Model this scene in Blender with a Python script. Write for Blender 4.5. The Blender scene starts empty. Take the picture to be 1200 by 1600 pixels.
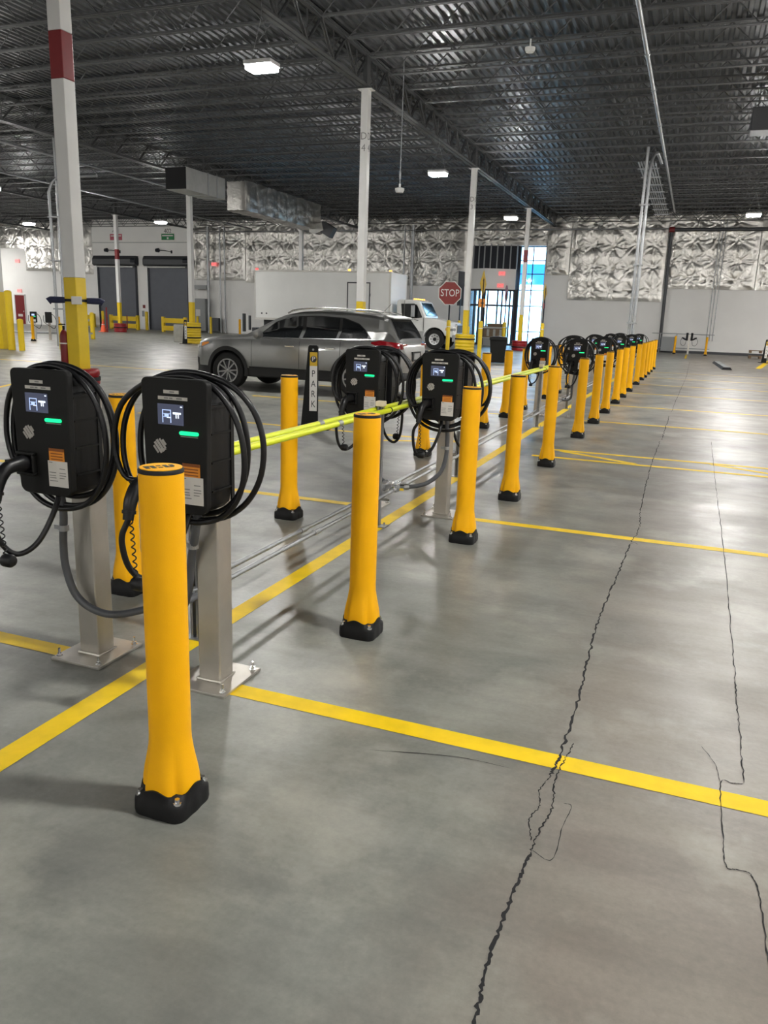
import bpy, bmesh, math, random
import numpy as np
from mathutils import Vector, Matrix
random.seed(7)
PI = math.pi
scene = bpy.context.scene
COL = scene.collection

# ---------------------------------------------------------------- helpers
class MB:
    """collects shapes, then becomes ONE mesh object"""
    def __init__(s):
        s.v = []; s.f = []; s.m = []
    def add(s, vs, fs, m=0):
        o = len(s.v)
        s.v += [tuple(p) for p in vs]
        s.f += [tuple(i + o for i in f) for f in fs]
        s.m += [m] * len(fs)
        return s
    def box(s, c, d, m=0, rz=0, M=None):
        hx, hy, hz = d[0] / 2, d[1] / 2, d[2] / 2
        vs = [Vector((x, y, z)) for z in (-hz, hz) for y in (-hy, hy) for x in (-hx, hx)]
        if rz: R = Matrix.Rotation(rz, 3, 'Z'); vs = [R @ q for q in vs]
        if M is not None: vs = [M @ q for q in vs]
        vs = [q + Vector(c) for q in vs]
        return s.add(vs, [(0, 2, 3, 1), (4, 5, 7, 6), (0, 1, 5, 4), (2, 6, 7, 3), (0, 4, 6, 2), (1, 3, 7, 5)], m)
    def bx(s, x0, x1, y0, y1, z0, z1, m=0):
        return s.box(((x0 + x1) / 2, (y0 + y1) / 2, (z0 + z1) / 2), (abs(x1 - x0), abs(y1 - y0), abs(z1 - z0)), m)
    def cone(s, p0, p1, r0, r1, n=16, m=0, caps=True):
        p0 = Vector(p0); p1 = Vector(p1); d = (p1 - p0).normalized()
        a = Vector((0, 0, 1)) if abs(d.z) < .9 else Vector((1, 0, 0))
        u = d.cross(a).normalized(); w = d.cross(u).normalized()
        vs = []
        for p, r in ((p0, r0), (p1, r1)):
            for i in range(n):
                t = 2 * PI * i / n
                vs.append(p + u * (r * math.cos(t)) + w * (r * math.sin(t)))
        fs = [(i, i + n, (i + 1) % n + n, (i + 1) % n) for i in range(n)]
        if caps: fs += [tuple(range(n)), tuple(range(2 * n - 1, n - 1, -1))]
        return s.add(vs, fs, m)
    def cyl(s, p0, p1, r, n=16, m=0): return s.cone(p0, p1, r, r, n, m)
    def tube(s, pts, r, n=10, m=0, caps=True):
        P = [Vector(p) for p in pts]; k = len(P)
        rs = r if isinstance(r, (list, tuple)) else [r] * k
        T = [(P[min(i + 1, k - 1)] - P[max(i - 1, 0)]).normalized() for i in range(k)]
        a = Vector((0, 0, 1)) if abs(T[0].z) < .9 else Vector((1, 0, 0))
        u = T[0].cross(a).normalized(); vs = []
        for i in range(k):
            u = (u - T[i] * u.dot(T[i])).normalized(); w = T[i].cross(u)
            for j in range(n):
                t = 2 * PI * j / n
                vs.append(P[i] + u * (rs[i] * math.cos(t)) + w * (rs[i] * math.sin(t)))
        fs = []
        for i in range(k - 1):
            for j in range(n):
                fs.append((i * n + j, i * n + (j + 1) % n, (i + 1) * n + (j + 1) % n, (i + 1) * n + j))
        if caps: fs += [tuple(range(n - 1, -1, -1)), tuple((k - 1) * n + j for j in range(n))]
        return s.add(vs, fs, m)
    def lathe(s, prof, n=32, c=(0, 0, 0), m=0, axis='Z', a0=0, closed=False):
        vs = []
        for i in range(n):
            t = 2 * PI * i / n + a0
            for r, z in prof:
                x, y = r * math.cos(t), r * math.sin(t)
                if axis == 'Z': q = (x, y, z)
                elif axis == 'Y': q = (x, z, y)
                else: q = (z, x, y)
                vs.append((q[0] + c[0], q[1] + c[1], q[2] + c[2]))
        k = len(prof); fs = []
        for i in range(n):
            j = (i + 1) % n
            for a in range(k if closed else k - 1):
                b = (a + 1) % k
                f = (i * k + a, j * k + a, j * k + b, i * k + b)
                fs.append(f if axis != 'Y' else f[::-1])
        if not closed:
            for a, rev in ((0, True), (k - 1, False)):
                if prof[a][0] > 1e-6:
                    f = tuple(i * k + a for i in range(n))
                    if rev: f = f[::-1]
                    fs.append(f if axis != 'Y' else f[::-1])
        return s.add(vs, fs, m)
    def prism(s, poly, d0, d1, axis='Y', m=0, c=(0, 0, 0)):
        """poly in the plane across axis: Y:(x,z)  X:(y,z)  Z:(x,y)"""
        n = len(poly); vs = []
        for d in (d0, d1):
            for a, b in poly:
                q = (a, d, b) if axis == 'Y' else ((d, a, b) if axis == 'X' else (a, b, d))
                vs.append((q[0] + c[0], q[1] + c[1], q[2] + c[2]))
        fs = [tuple(range(n)), tuple(range(2 * n - 1, n - 1, -1))]
        fs += [(i, i + n, (i + 1) % n + n, (i + 1) % n) for i in range(n)]
        return s.add(vs, fs, m)
    def build(s, name, mats, parent=None, smooth=None, bevel=0, loc=None, fixn=True):
        me = bpy.data.meshes.new(name)
        me.from_pydata(s.v, [], s.f)
        if not isinstance(mats, (list, tuple)): mats = [mats]
        for q in mats: me.materials.append(q)
        me.polygons.foreach_set('material_index', s.m)
        if fixn or smooth:
            bm = bmesh.new(); bm.from_mesh(me)
            if fixn: bmesh.ops.recalc_face_normals(bm, faces=bm.faces)
            if smooth:
                for f in bm.faces: f.smooth = True
                lim = math.radians(smooth)
                for e in bm.edges:
                    if len(e.link_faces) == 2 and e.calc_face_angle(0) > lim: e.smooth = False
            bm.to_mesh(me); bm.free()
        o = bpy.data.objects.new(name, me); COL.objects.link(o)
        if parent is not None: o.parent = parent
        if loc is not None: o.location = loc
        if bevel:
            b = o.modifiers.new('bevel', 'BEVEL'); b.width = bevel; b.segments = 2; b.limit_method = 'ANGLE'; b.angle_limit = math.radians(40)
            b.harden_normals = False
        return o

def tag(o, label=None, cat=None, group=None, kind=None):
    if label: o['label'] = label
    if cat: o['category'] = cat
    if group: o['group'] = group
    if kind: o['kind'] = kind
    return o
def thing(name, label, cat, loc=(0, 0, 0), rz=0, group=None):
    o = bpy.data.objects.new(name, None); COL.objects.link(o)
    o.empty_display_size = .1
    o.location = loc; o.rotation_euler = (0, 0, rz)
    return tag(o, label, cat, group)
def struct(o):
    o['kind'] = 'structure'; return o
def dup(root, loc=None, rz=None, label=None, group=None):
    def cp(o, par):
        c = o.copy(); COL.objects.link(c)
        if par is not None: c.parent = par
        for ch in list(o.children): cp(ch, c)
        return c
    r = cp(root, None)
    if loc is not None: r.location = loc
    if rz is not None: r.rotation_euler = (0, 0, rz)
    if label: r['label'] = label
    if group: r['group'] = group
    return r
def rrect(w, h, r, n=5, cx=0, cy=0):
    out = []
    for sx, sy, a in ((1, 1, 0), (-1, 1, 90), (-1, -1, 180), (1, -1, 270)):
        for i in range(n + 1):
            t = math.radians(a + 90 * i / n)
            out.append((cx + sx * (w / 2 - r) + r * math.cos(t), cy + sy * (h / 2 - r) + r * math.sin(t)))
    return out
def spline(pts, k=8):
    P = [np.array(p, float) for p in pts]; P = [2 * P[0] - P[1]] + P + [2 * P[-1] - P[-2]]
    out = []
    for i in range(1, len(P) - 2):
        for j in range(k):
            t = j / k
            out.append(.5 * ((2 * P[i]) + (-P[i - 1] + P[i + 1]) * t + (2 * P[i - 1] - 5 * P[i] + 4 * P[i + 1] - P[i + 2]) * t * t + (-P[i - 1] + 3 * P[i] - 3 * P[i + 1] + P[i + 2]) * t ** 3))
    out.append(P[-2]); return out
def text_mesh(txt, size, depth=.002, align='CENTER'):
    cu = bpy.data.curves.new('t', 'FONT'); cu.body = txt; cu.size = size; cu.extrude = depth
    cu.align_x = align; cu.align_y = 'CENTER'; cu.resolution_u = 3
    o = bpy.data.objects.new('t', cu); COL.objects.link(o)
    dg = bpy.context.evaluated_depsgraph_get(); dg.update()
    me = bpy.data.meshes.new_from_object(o.evaluated_get(dg))
    vs = [v.co.copy() for v in me.vertices]; fs = [tuple(p.vertices) for p in me.polygons]
    bpy.data.objects.remove(o); bpy.data.curves.remove(cu); bpy.data.meshes.remove(me)
    return vs, fs
def add_text(mb, txt, size, pos, normal='-Y', depth=.002, m=0, sx=1.0):
    """upright text on a face that looks along normal"""
    vs, fs = text_mesh(txt, size, depth)
    ax = {'-Y': ((1, 0, 0), (0, 0, 1), (0, -1, 0)), '+X': ((0, 1, 0), (0, 0, 1), (1, 0, 0))}[normal] if isinstance(normal, str) else normal
    X, Y, Z = (Vector(a) for a in ax); p = Vector(pos)
    return mb.add([p + X * (q.x * sx) + Y * q.y + Z * q.z for q in vs], fs, m)

# ---------------------------------------------------------------- materials
def mat(name, col, rough=.5, metal=0, var=.0, scale=20, bump=0, bscale=200, emit=None, estr=0, spec=None, coat=0, bdist=.002):
    m = bpy.data.materials.new(name); m.use_nodes = True
    nt = m.node_tree; b = nt.nodes['Principled BSDF']
    b.inputs['Base Color'].default_value = (*col, 1); b.inputs['Roughness'].default_value = rough
    b.inputs['Metallic'].default_value = metal
    if spec is not None: b.inputs['Specular IOR Level'].default_value = spec
    if coat: b.inputs['Coat Weight'].default_value = coat; b.inputs['Coat Roughness'].default_value = .06
    if emit: b.inputs['Emission Color'].default_value = (*emit, 1); b.inputs['Emission Strength'].default_value = estr
    tc = nt.nodes.new('ShaderNodeTexCoord')
    if var:
        n = nt.nodes.new('ShaderNodeTexNoise'); n.inputs['Scale'].default_value = scale; n.inputs['Detail'].default_value = 6
        r = nt.nodes.new('ShaderNodeValToRGB')
        r.color_ramp.elements[0].position = .3; r.color_ramp.elements[1].position = .7
        r.color_ramp.elements[0].color = (*[c * (1 - var) for c in col], 1)
        r.color_ramp.elements[1].color = (*[min(1, c * (1 + var)) for c in col], 1)
        nt.links.new(tc.outputs['Object'], n.inputs['Vector']); nt.links.new(n.outputs['Fac'], r.inputs['Fac'])
        nt.links.new(r.outputs['Color'], b.inputs['Base Color'])
    if bump:
        n2 = nt.nodes.new('ShaderNodeTexNoise'); n2.inputs['Scale'].default_value = bscale; n2.inputs['Detail'].default_value = 4
        bp = nt.nodes.new('ShaderNodeBump'); bp.inputs['Strength'].default_value = bump; bp.inputs['Distance'].default_value = bdist
        nt.links.new(tc.outputs['Object'], n2.inputs['Vector']); nt.links.new(n2.outputs['Fac'], bp.inputs['Height'])
        nt.links.new(bp.outputs['Normal'], b.inputs['Normal'])
    return m
M = {}
M['bollard'] = mat('bollard_yellow', (.95, .46, .001), .50, spec=.25, var=.04, scale=6, bump=.25, bscale=260)
M['paint'] = mat('line_paint', (.84, .565, .004), .55, spec=.3, var=.10, scale=9, bump=.3, bscale=60)
M['safety'] = mat('safety_yellow', (.72, .50, .006), .45, var=.05, scale=5)
M['blk'] = mat('black_plastic', (.0045, .0045, .005), .55, var=.1, scale=30, bump=.2, bscale=400, spec=.32)
M['blkpanel'] = mat('black_panel', (.0050, .0050, .0046), .60, var=.05, scale=10, bump=.1, bscale=700, spec=.28)
M['rubber'] = mat('black_rubber', (.006, .006, .007), .45, var=.1, scale=40, spec=.35)
M['cable'] = mat('cable_black', (.005, .005, .006), .36, var=.1, scale=40, spec=.4)
M['dark'] = mat('dark_void', (.006, .006, .007), .8)
M['steel'] = mat('stainless_post', (.50, .475, .43), .42, .9, var=.10, scale=7, bump=.1, bscale=90)
M['galv'] = mat('galvanised', (.38, .39, .40), .45, .9, var=.12, scale=25)
M['chrome'] = mat('bright_metal', (.75, .75, .75), .2, 1, var=.03)
M['greycond'] = mat('grey_flex', (.085, .09, .10), .5, var=.08, scale=20)
M['hivis'] = mat('hivis_tube', (.72, .80, .012), .4, var=.03)
M['beige'] = mat('beige_cap', (.72, .62, .46), .6, var=.05)
M['sticker'] = mat('white_sticker', (.62, .60, .56), .5, var=.03)
M['strip'] = mat('label_strip', (.50, .48, .44), .5, var=.03)
M['ink'] = mat('ink', (.03, .03, .03), .6)
M['greyink'] = mat('grey_ink', (.20, .20, .19), .6)
M['orange'] = mat('orange_label', (.72, .25, .015), .5, var=.04)
M['orangeink'] = mat('orange_ink', (.22, .06, .004), .6)
M['logo'] = mat('silver_logo', (.42, .40, .37), .4, .3)
M['screen'] = mat('screen_glass', (.01, .011, .018), .15, emit=(.22, .25, .40), estr=.12)
M['icon'] = mat('screen_icon', (.1, .1, .1), .4, emit=(.45, .60, 1), estr=.55)
M['icon2'] = mat('screen_icon_white', (.1, .1, .1), .4, emit=(.75, .85, 1), estr=.75)
M['led'] = mat('green_status', (.0, .3, .12), .4, emit=(.005, .95, .26), estr=.75)
M['white'] = mat('white_paint', (.66, .655, .64), .55, var=.03, scale=3)
M['wall'] = mat('wall_white', (.90, .885, .86), .7, var=.03, scale=.6)
M['red'] = mat('red_paint', (.19, .006, .009), .45, var=.06, scale=8)
M['redshine'] = mat('red_vinyl', (.25, .006, .010), .3, var=.06, scale=8)
M['deck'] = mat('roof_deck', (.088, .093, .099), .40, .6, var=.18, scale=1.3)
M['joist'] = mat('joist_grey', (.085, .088, .09), .55, .2, var=.1, scale=3)
M['rolldoor'] = mat('roll_door', (.12, .127, .148), .5, .2, var=.05, scale=2)
M['hood'] = mat('door_hood', (.06, .062, .068), .45, .2, var=.05)
M['ducts'] = mat('duct_metal', (.42, .42, .40), .45, .7, var=.1, scale=3)
M['carpaint'] = mat('car_silver', (.245, .245, .24), .33, .75, var=.02, coat=.7)
M['glass'] = mat('tinted_glass', (.008, .009, .010), .06, coat=.3)
M['clad'] = mat('grey_cladding', (.011, .011, .0115), .65, var=.05)
M['tire'] = mat('tyre', (.006, .006, .006), .75, var=.15, scale=20)
M['alloy'] = mat('alloy_wheel', (.30, .30, .30), .3, .85, var=.05)
M['tail'] = mat('tail_lamp', (.28, .004, .010), .15, coat=.5)
M['lamp'] = mat('clear_lamp', (.30, .31, .32), .08, .4, coat=.8)
M['amber'] = mat('amber_lamp', (.75, .25, .02), .25)
M['amberon'] = mat('amber_marker_lit', (.8, .3, .05), .4, emit=(1, .42, .06), estr=1.6)
M['redon'] = mat('red_marker_lit', (.6, .02, .02), .4, emit=(1, .05, .05), estr=1.5)
M['truckw'] = mat('truck_white', (.72, .72, .70), .35, var=.02, scale=1, coat=.3)
M['boxw'] = mat('box_white', (.80, .80, .78), .5, var=.03, scale=1)
M['exit'] = mat('exit_lit', (.7, .1, .1), .4, emit=(1, .05, .06), estr=.7)
M['exitw'] = mat('exit_case', (.8, .6, .58), .5, emit=(1, .12, .12), estr=.22)
M['cone'] = mat('cone_orange', (.75, .10, .03), .5)
M['navy'] = mat('navy_fabric', (.012, .016, .055), .7, var=.15, scale=20)
M['card'] = mat('cardboard', (.20, .14, .09), .8, var=.15, scale=4)
M['conc'] = mat('concrete_block', (.42, .42, .39), .85, var=.1, scale=4, bump=.4, bscale=20)
M['greenbag'] = mat('greenish_white', (.5, .52, .46), .8, var=.1)
M['panel'] = mat('electrical_grey', (.30, .31, .31), .5, var=.05)
M['signred'] = mat('sign_red', (.25, .022, .018), .5, var=.03)
M['signwhite'] = mat('sign_white', (.72, .70, .67), .5)
M['signyel'] = mat('sign_yellow', (.62, .40, .02), .5)
M['signgreen'] = mat('sign_green', (.02, .22, .07), .5)
M['pinksign'] = mat('sign_pink', (.50, .10, .14), .5)
M['stud'] = mat('metal_stud', (.32, .33, .34), .5, .5)
M['frame'] = mat('dark_frame', (.012, .014, .022), .4, .3)
M['lens'] = mat('light_lens', (.9, .9, .9), .5, emit=(1, .985, .95), estr=260)
M['lightbody'] = mat('light_body', (.7, .7, .7), .4)
M['redd'] = mat('door_red', (.16, .008, .010), .5, var=.05)
M['wood'] = mat('pallet_wood', (.26, .17, .10), .8, var=.2, scale=5)
M['pave'] = mat('outdoor_ground', (.5, .5, .48), .9, var=.1)
M['blueb'] = mat('backdrop_blue', (.02, .20, .62), .6, var=.05)

def m_floor():
    m = bpy.data.materials.new('concrete_floor'); m.use_nodes = True; nt = m.node_tree; N = nt.nodes; L = nt.links
    b = N['Principled BSDF']; tc = N.new('ShaderNodeTexCoord')
    def noise(s, d=8, r=.6, vec=None, dist=0):
        n = N.new('ShaderNodeTexNoise'); n.inputs['Scale'].default_value = s; n.inputs['Detail'].default_value = d
        n.inputs['Roughness'].default_value = r; n.inputs['Distortion'].default_value = dist
        L.new(vec or tc.outputs['Object'], n.inputs['Vector']); return n.outputs['Fac']
    def ramp(src, stops):
        r = N.new('ShaderNodeValToRGB'); e = r.color_ramp.elements
        e[0].position, e[0].color = stops[0][0], (*stops[0][1], 1); e[1].position, e[1].color = stops[-1][0], (*stops[-1][1], 1)
        for p, c in stops[1:-1]: q = e.new(p); q.color = (*c, 1)
        L.new(src, r.inputs['Fac']); return r.outputs['Color']
    def mix(a, c, f, mode='MIX'):
        x = N.new('ShaderNodeMix'); x.data_type = 'RGBA'; x.blend_type = mode
        for i, s in ((6, a), (7, c)):
            if isinstance(s, tuple): x.inputs[i].default_value = (*s, 1)
            else: L.new(s, x.inputs[i])
        if isinstance(f, float): x.inputs[0].default_value = f
        else: L.new(f, x.inputs[0])
        return x.outputs[2]
    grey = ramp(noise(1.4, 9, .62, dist=.4), [(.30, (.150, .155, .140)), (.5, (.235, .237, .213)), (.68, (.345, .342, .302))])
    warm = ramp(noise(1.1, 9, .62, dist=.4), [(.30, (.185, .160, .134)), (.5, (.250, .220, .187)), (.70, (.325, .292, .252))])
    # the slab between the two long joints is a browner pour
    sx = N.new('ShaderNodeSeparateXYZ'); L.new(tc.outputs['Object'], sx.inputs[0])
    ad = N.new('ShaderNodeMath'); ad.operation = 'MULTIPLY_ADD'; L.new(noise(2.2, 5), ad.inputs[0]); ad.inputs[1].default_value = .7; L.new(sx.outputs['X'], ad.inputs[2])
    mr = N.new('ShaderNodeMapRange'); mr.inputs['From Min'].default_value = -.25; mr.inputs['From Max'].default_value = .25; mr.clamp = True
    L.new(ad.outputs[0], mr.inputs['Value'])
    col = mix(grey, warm, mr.outputs['Result'])
    # fine speckle and trowel streaks
    col = mix(col, ramp(noise(45, 6, .7), [(.3, (.72, .72, .72)), (.7, (1.0, 1.0, 1.0))]), .6, 'MULTIPLY')
    mp = N.new('ShaderNodeMapping'); mp.inputs['Scale'].default_value = (.5, 3.0, 1); L.new(tc.outputs['Object'], mp.inputs['Vector'])
    col = mix(col, ramp(noise(1.6, 8, .65, mp.outputs['Vector']), [(.36, (.70, .70, .70)), (.58, (1.0, 1.0, 1.0))]), .6, 'MULTIPLY')
    # pale dusty patches
    pf = ramp(noise(1.3, 9, .66), [(.52, (0, 0, 0)), (.68, (1, 1, 1))])
    pm = N.new('ShaderNodeMath'); pm.operation = 'MULTIPLY'; L.new(pf, pm.inputs[0]); pm.inputs[1].default_value = .55
    col = mix(col, (.40, .385, .335), pm.outputs[0])
    L.new(col, b.inputs['Base Color'])
    rr = N.new('ShaderNodeMapRange'); L.new(noise(1.7, 6), rr.inputs['Value']); rr.inputs['From Min'].default_value = .3; rr.inputs['From Max'].default_value = .7
    rr.inputs['To Min'].default_value = .30; rr.inputs['To Max'].default_value = .48; b.inputs['Specular IOR Level'].default_value = .38
    L.new(rr.outputs['Result'], b.inputs['Roughness'])
    bp = N.new('ShaderNodeBump'); bp.inputs['Strength'].default_value = .22; bp.inputs['Distance'].default_value = .004
    L.new(noise(14, 8, .65), bp.inputs['Height']); L.new(bp.outputs['Normal'], b.inputs['Normal'])
    return m
M['floor'] = m_floor()
def m_foil():
    m = mat('foil_insulation', (.54, .525, .495), .31, .96)
    nt = m.node_tree; N = nt.nodes; L = nt.links; b = N['Principled BSDF']; tc = N['Texture Coordinate']
    n = N.new('ShaderNodeTexNoise'); n.inputs['Scale'].default_value = 6; n.inputs['Detail'].default_value = 5; n.inputs['Distortion'].default_value = .8
    bp = N.new('ShaderNodeBump'); bp.inputs['Strength'].default_value = .35; bp.inputs['Distance'].default_value = .04
    L.new(tc.outputs['Object'], n.inputs['Vector']); L.new(n.outputs['Fac'], bp.inputs['Height']); L.new(bp.outputs['Normal'], b.inputs['Normal'])
    return m
M['foil'] = m_foil()
def m_pane():
    m = bpy.data.materials.new('window_glass'); m.use_nodes = True; nt = m.node_tree; N = nt.nodes; L = nt.links
    N.remove(N['Principled BSDF']); o = N['Material Output']
    t = N.new('ShaderNodeBsdfTransparent'); t.inputs['Color'].default_value = (.80, .92, .98, 1)
    g = N.new('ShaderNodeBsdfGlossy'); g.inputs['Roughness'].default_value = .04
    f = N.new('ShaderNodeFresnel'); f.inputs['IOR'].default_value = 1.45
    x = N.new('ShaderNodeMixShader'); L.new(f.outputs[0], x.inputs[0]); L.new(t.outputs[0], x.inputs[1]); L.new(g.outputs[0], x.inputs[2])
    L.new(x.outputs[0], o.inputs['Surface']); return m
M['pane'] = m_pane()

# ---------------------------------------------------------------- camera, world, colour
H = 1.488
yaw, pitch, roll = math.radians(20.6666), math.radians(13.8558), math.radians(1.9727)
fwd = Vector((-math.sin(yaw) * math.cos(pitch), math.cos(yaw) * math.cos(pitch), -math.sin(pitch)))
right = Vector((math.cos(yaw), math.sin(yaw), 0)); up = right.cross(fwd)
r2 = right * math.cos(roll) + up * math.sin(roll); u2 = up * math.cos(roll) - right * math.sin(roll)
cd = bpy.data.cameras.new('camera'); cam = bpy.data.objects.new('camera', cd); COL.objects.link(cam)
cam.matrix_world = Matrix(((r2.x, u2.x, -fwd.x, 0), (r2.y, u2.y, -fwd.y, 0), (r2.z, u2.z, -fwd.z, H), (0, 0, 0, 1)))
cd.sensor_fit = 'VERTICAL'; cd.sensor_height = 36; cd.sensor_width = 27; cd.lens = 36 * 1225 / 1600
cd.clip_start = .05; cd.clip_end = 300
scene.camera = cam
w = bpy.data.worlds.new('sky'); scene.world = w; w.use_nodes = True
bg = w.node_tree.nodes['Background']; bg.inputs['Color'].default_value = (.46, .74, 1, 1); bg.inputs['Strength'].default_value = 5
vs_ = scene.view_settings
scene.display_settings.display_device = 'sRGB'
vs_.view_transform = 'Standard'; vs_.look = 'None'; vs_.gamma = 1; vs_.use_curve_mapping = False; vs_.exposure = EXPOSURE = 0.0

# ---------------------------------------------------------------- room shell
YW = 53.65; XL, XR, YN = -66.0, 26.0, -16.0; ZD = 8.46
floor = struct(MB().bx(XL, XR, YN, YW + .3, -.25, 0).build('floor', M['floor']))
def line(pts, wd, name='painted_line', m='paint', z=.0015):
    """flat painted band along a polyline"""
    mb = MB(); P = [Vector((x, y, 0)) for x, y in pts]; vs = []
    for i, q in enumerate(P):
        a = P[max(i - 1, 0)]; b = P[min(i + 1, len(P) - 1)]; d = (b - a).normalized(); n = Vector((-d.y, d.x, 0))
        wdi = wd[i] if isinstance(wd, list) else wd
        vs += [q + n * wdi / 2 + Vector((0, 0, z)), q - n * wdi / 2 + Vector((0, 0, z))]
    k = len(P)
    mb.add(vs, [(2 * i, 2 * i + 1, 2 * i + 3, 2 * i + 2) for i in range(k - 1)])
    return mb.build(name, M[m], floor)
line([(-2.01, -3), (-2.01, 2.36)], .105); line([(-2.01, 2.36), (-2.01, 33)], .105)
for y in (2.53, 5.76, 9.05, 9.62, 12.95, 15.85, 19.2, 22.4, 25.7, 29.0):
    line([(-1.60, y), (7.5, y)], .095)
    if y not in (9.05,): line([(-2.40, y), (-7.6, y)], .095)
line([(-1.35, 9.57), (-.45, 9.10)], .095); line([(.35, 9.57), (1.25, 9.10)], .095); line([(2.05, 9.57), (2.95, 9.10)], .095)
line([(-2.6, 9.57), (-3.6, 9.10)], .095); line([(-10.5, 8.2), (-14.5, 16.2)], .10); line([(-11, 17.2), (-19, 17.2)], .10)
line([(2.6, 36), (3.9, 47)], .22); line([(-.3, 44), (-.3, 50.6)], .1)
def crack(pts, wid, jit, seed, n=14):
    rnd = random.Random(seed); P = spline([(x, y, 0) for x, y in pts], n); q = []; ws = []
    for i, p in enumerate(P):
        q.append((p[0] + rnd.uniform(-jit, jit), p[1] + rnd.uniform(-jit, jit) * .6)); ws.append(wid * rnd.uniform(.45, 1.5))
    ws[0] = ws[-1] = wid * .2
    line(q, ws, 'crack', 'dark', .002)
crack([(-.22, -2.5), (-.26, -1), (-.24, .2), (-.27, .8), (-.27, 1.2), (-.275, 1.4), (-.285, 1.58), (-.28, 1.81), (-.268, 2.01)], .0085, .004, 1, 22)
crack([(-.268, 2.01), (-.262, 2.12), (-.245, 2.25), (-.262, 2.42), (-.25, 2.56), (-.235, 2.68)], .0045, .004, 2, 14)
crack([(-.275, 2.06), (-.30, 2.16), (-.285, 2.24), (-.30, 2.33), (-.28, 2.43)], .0035, .003, 21, 12)
crack([(-.28, 2.42), (-.272, 2.6), (-.268, 3.06), (-.285, 3.55), (-.29, 4.09), (-.27, 4.8), (-.25, 5.61)], .008, .006, 3, 22)
crack([(-.25, 5.61), (-.225, 5.66), (-.20, 5.62)], .004, .002, 4); crack([(-.25, 5.65), (-.22, 6.1), (-.25, 6.7)], .006, .006, 5, 18)
crack([(-.25, 6.7), (-.27, 8), (-.28, 9.45), (-.265, 11.2)], .007, .006, 6, 22)
crack([(-.24, 11.3), (-.25, 12.6), (-.24, 14.6)], .009, .010, 7, 14); crack([(-.23, 15.2), (-.2, 18), (-.17, 21), (-.09, 27), (-.05, 40)], .007, .008, 8, 8)
crack([(-.268, 2.02), (-.205, 2.00), (-.20, 2.16), (-.19, 2.28), (-.215, 2.29)], .0025, .001, 9, 8)
crack([(.38, -2), (.36, 0), (.35, 1.3), (.345, 1.68), (.345, 1.89), (.342, 2.08), (.325, 2.165), (.29, 2.17), (.262, 2.175), (.258, 2.3), (.26, 2.62), (.295, 2.64), (.33, 2.65)], .0035, .002, 10, 12)
crack([(.335, 2.66), (.34, 3.28), (.35, 4.02), (.365, 5.94), (.37, 8.57), (.385, 11.6)], .004, .004, 11, 22)
crack([(.26, 2.62), (.245, 2.74), (.20, 2.86)], .002, .002, 13, 8)
crack([(-.9, 2.33), (-.62, 2.41), (-.42, 2.42)], .003, .002, 14, 8)

# far wall, around the glazed bay on its right half
wf = MB()
wf.bx(XL, -14.75, YW, YW + .3, 0, ZD); wf.bx(-14.75, -9.6, YW, YW + .3, 6.42, ZD); wf.bx(-9.6, XR, YW, YW + .3, 0, ZD)
struct(wf.build('wall_far', M['wall']))
struct(MB().bx(XL - .3, XL, YN, YW + .3, 0, ZD).build('wall_left', M['wall']))
struct(MB().bx(XR, XR + .3, YN, YW + .3, 0, ZD).build('wall_right', M['wall']))
struct(MB().bx(XL, XR, YN - .3, YN, 0, ZD).build('wall_near', M['wall']))
struct(MB().bx(-9.5, -2.2, YW - .03, YW - .002, 0, .16).bx(-2.2, 24, YW - .03, YW - .002, 0, .16).build('baseboard_far', M['hood']))
# corrugated roof deck: ribs run along Y
dm = MB(); per = .225; x = XL - .2; prof = []
while x < XR + .3:
    prof += [(x, ZD), (x + .085, ZD), (x + .115, ZD - .055), (x + .195, ZD - .055)]; x += per
n = len(prof)
dm.add([(a, YN - .2, b) for a, b in prof] + [(a, YW + .3, b) for a, b in prof], [(i, i + 1, n + i + 1, n + i) for i in range(n - 1)])
ceil_ = struct(dm.build('ceiling', M['deck'], fixn=False))
struct(MB().bx(XL - .3, XR + .3, YN - .3, YW + .4, ZD + .02, ZD + .2).build('trim_roof', M['deck']))

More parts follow.
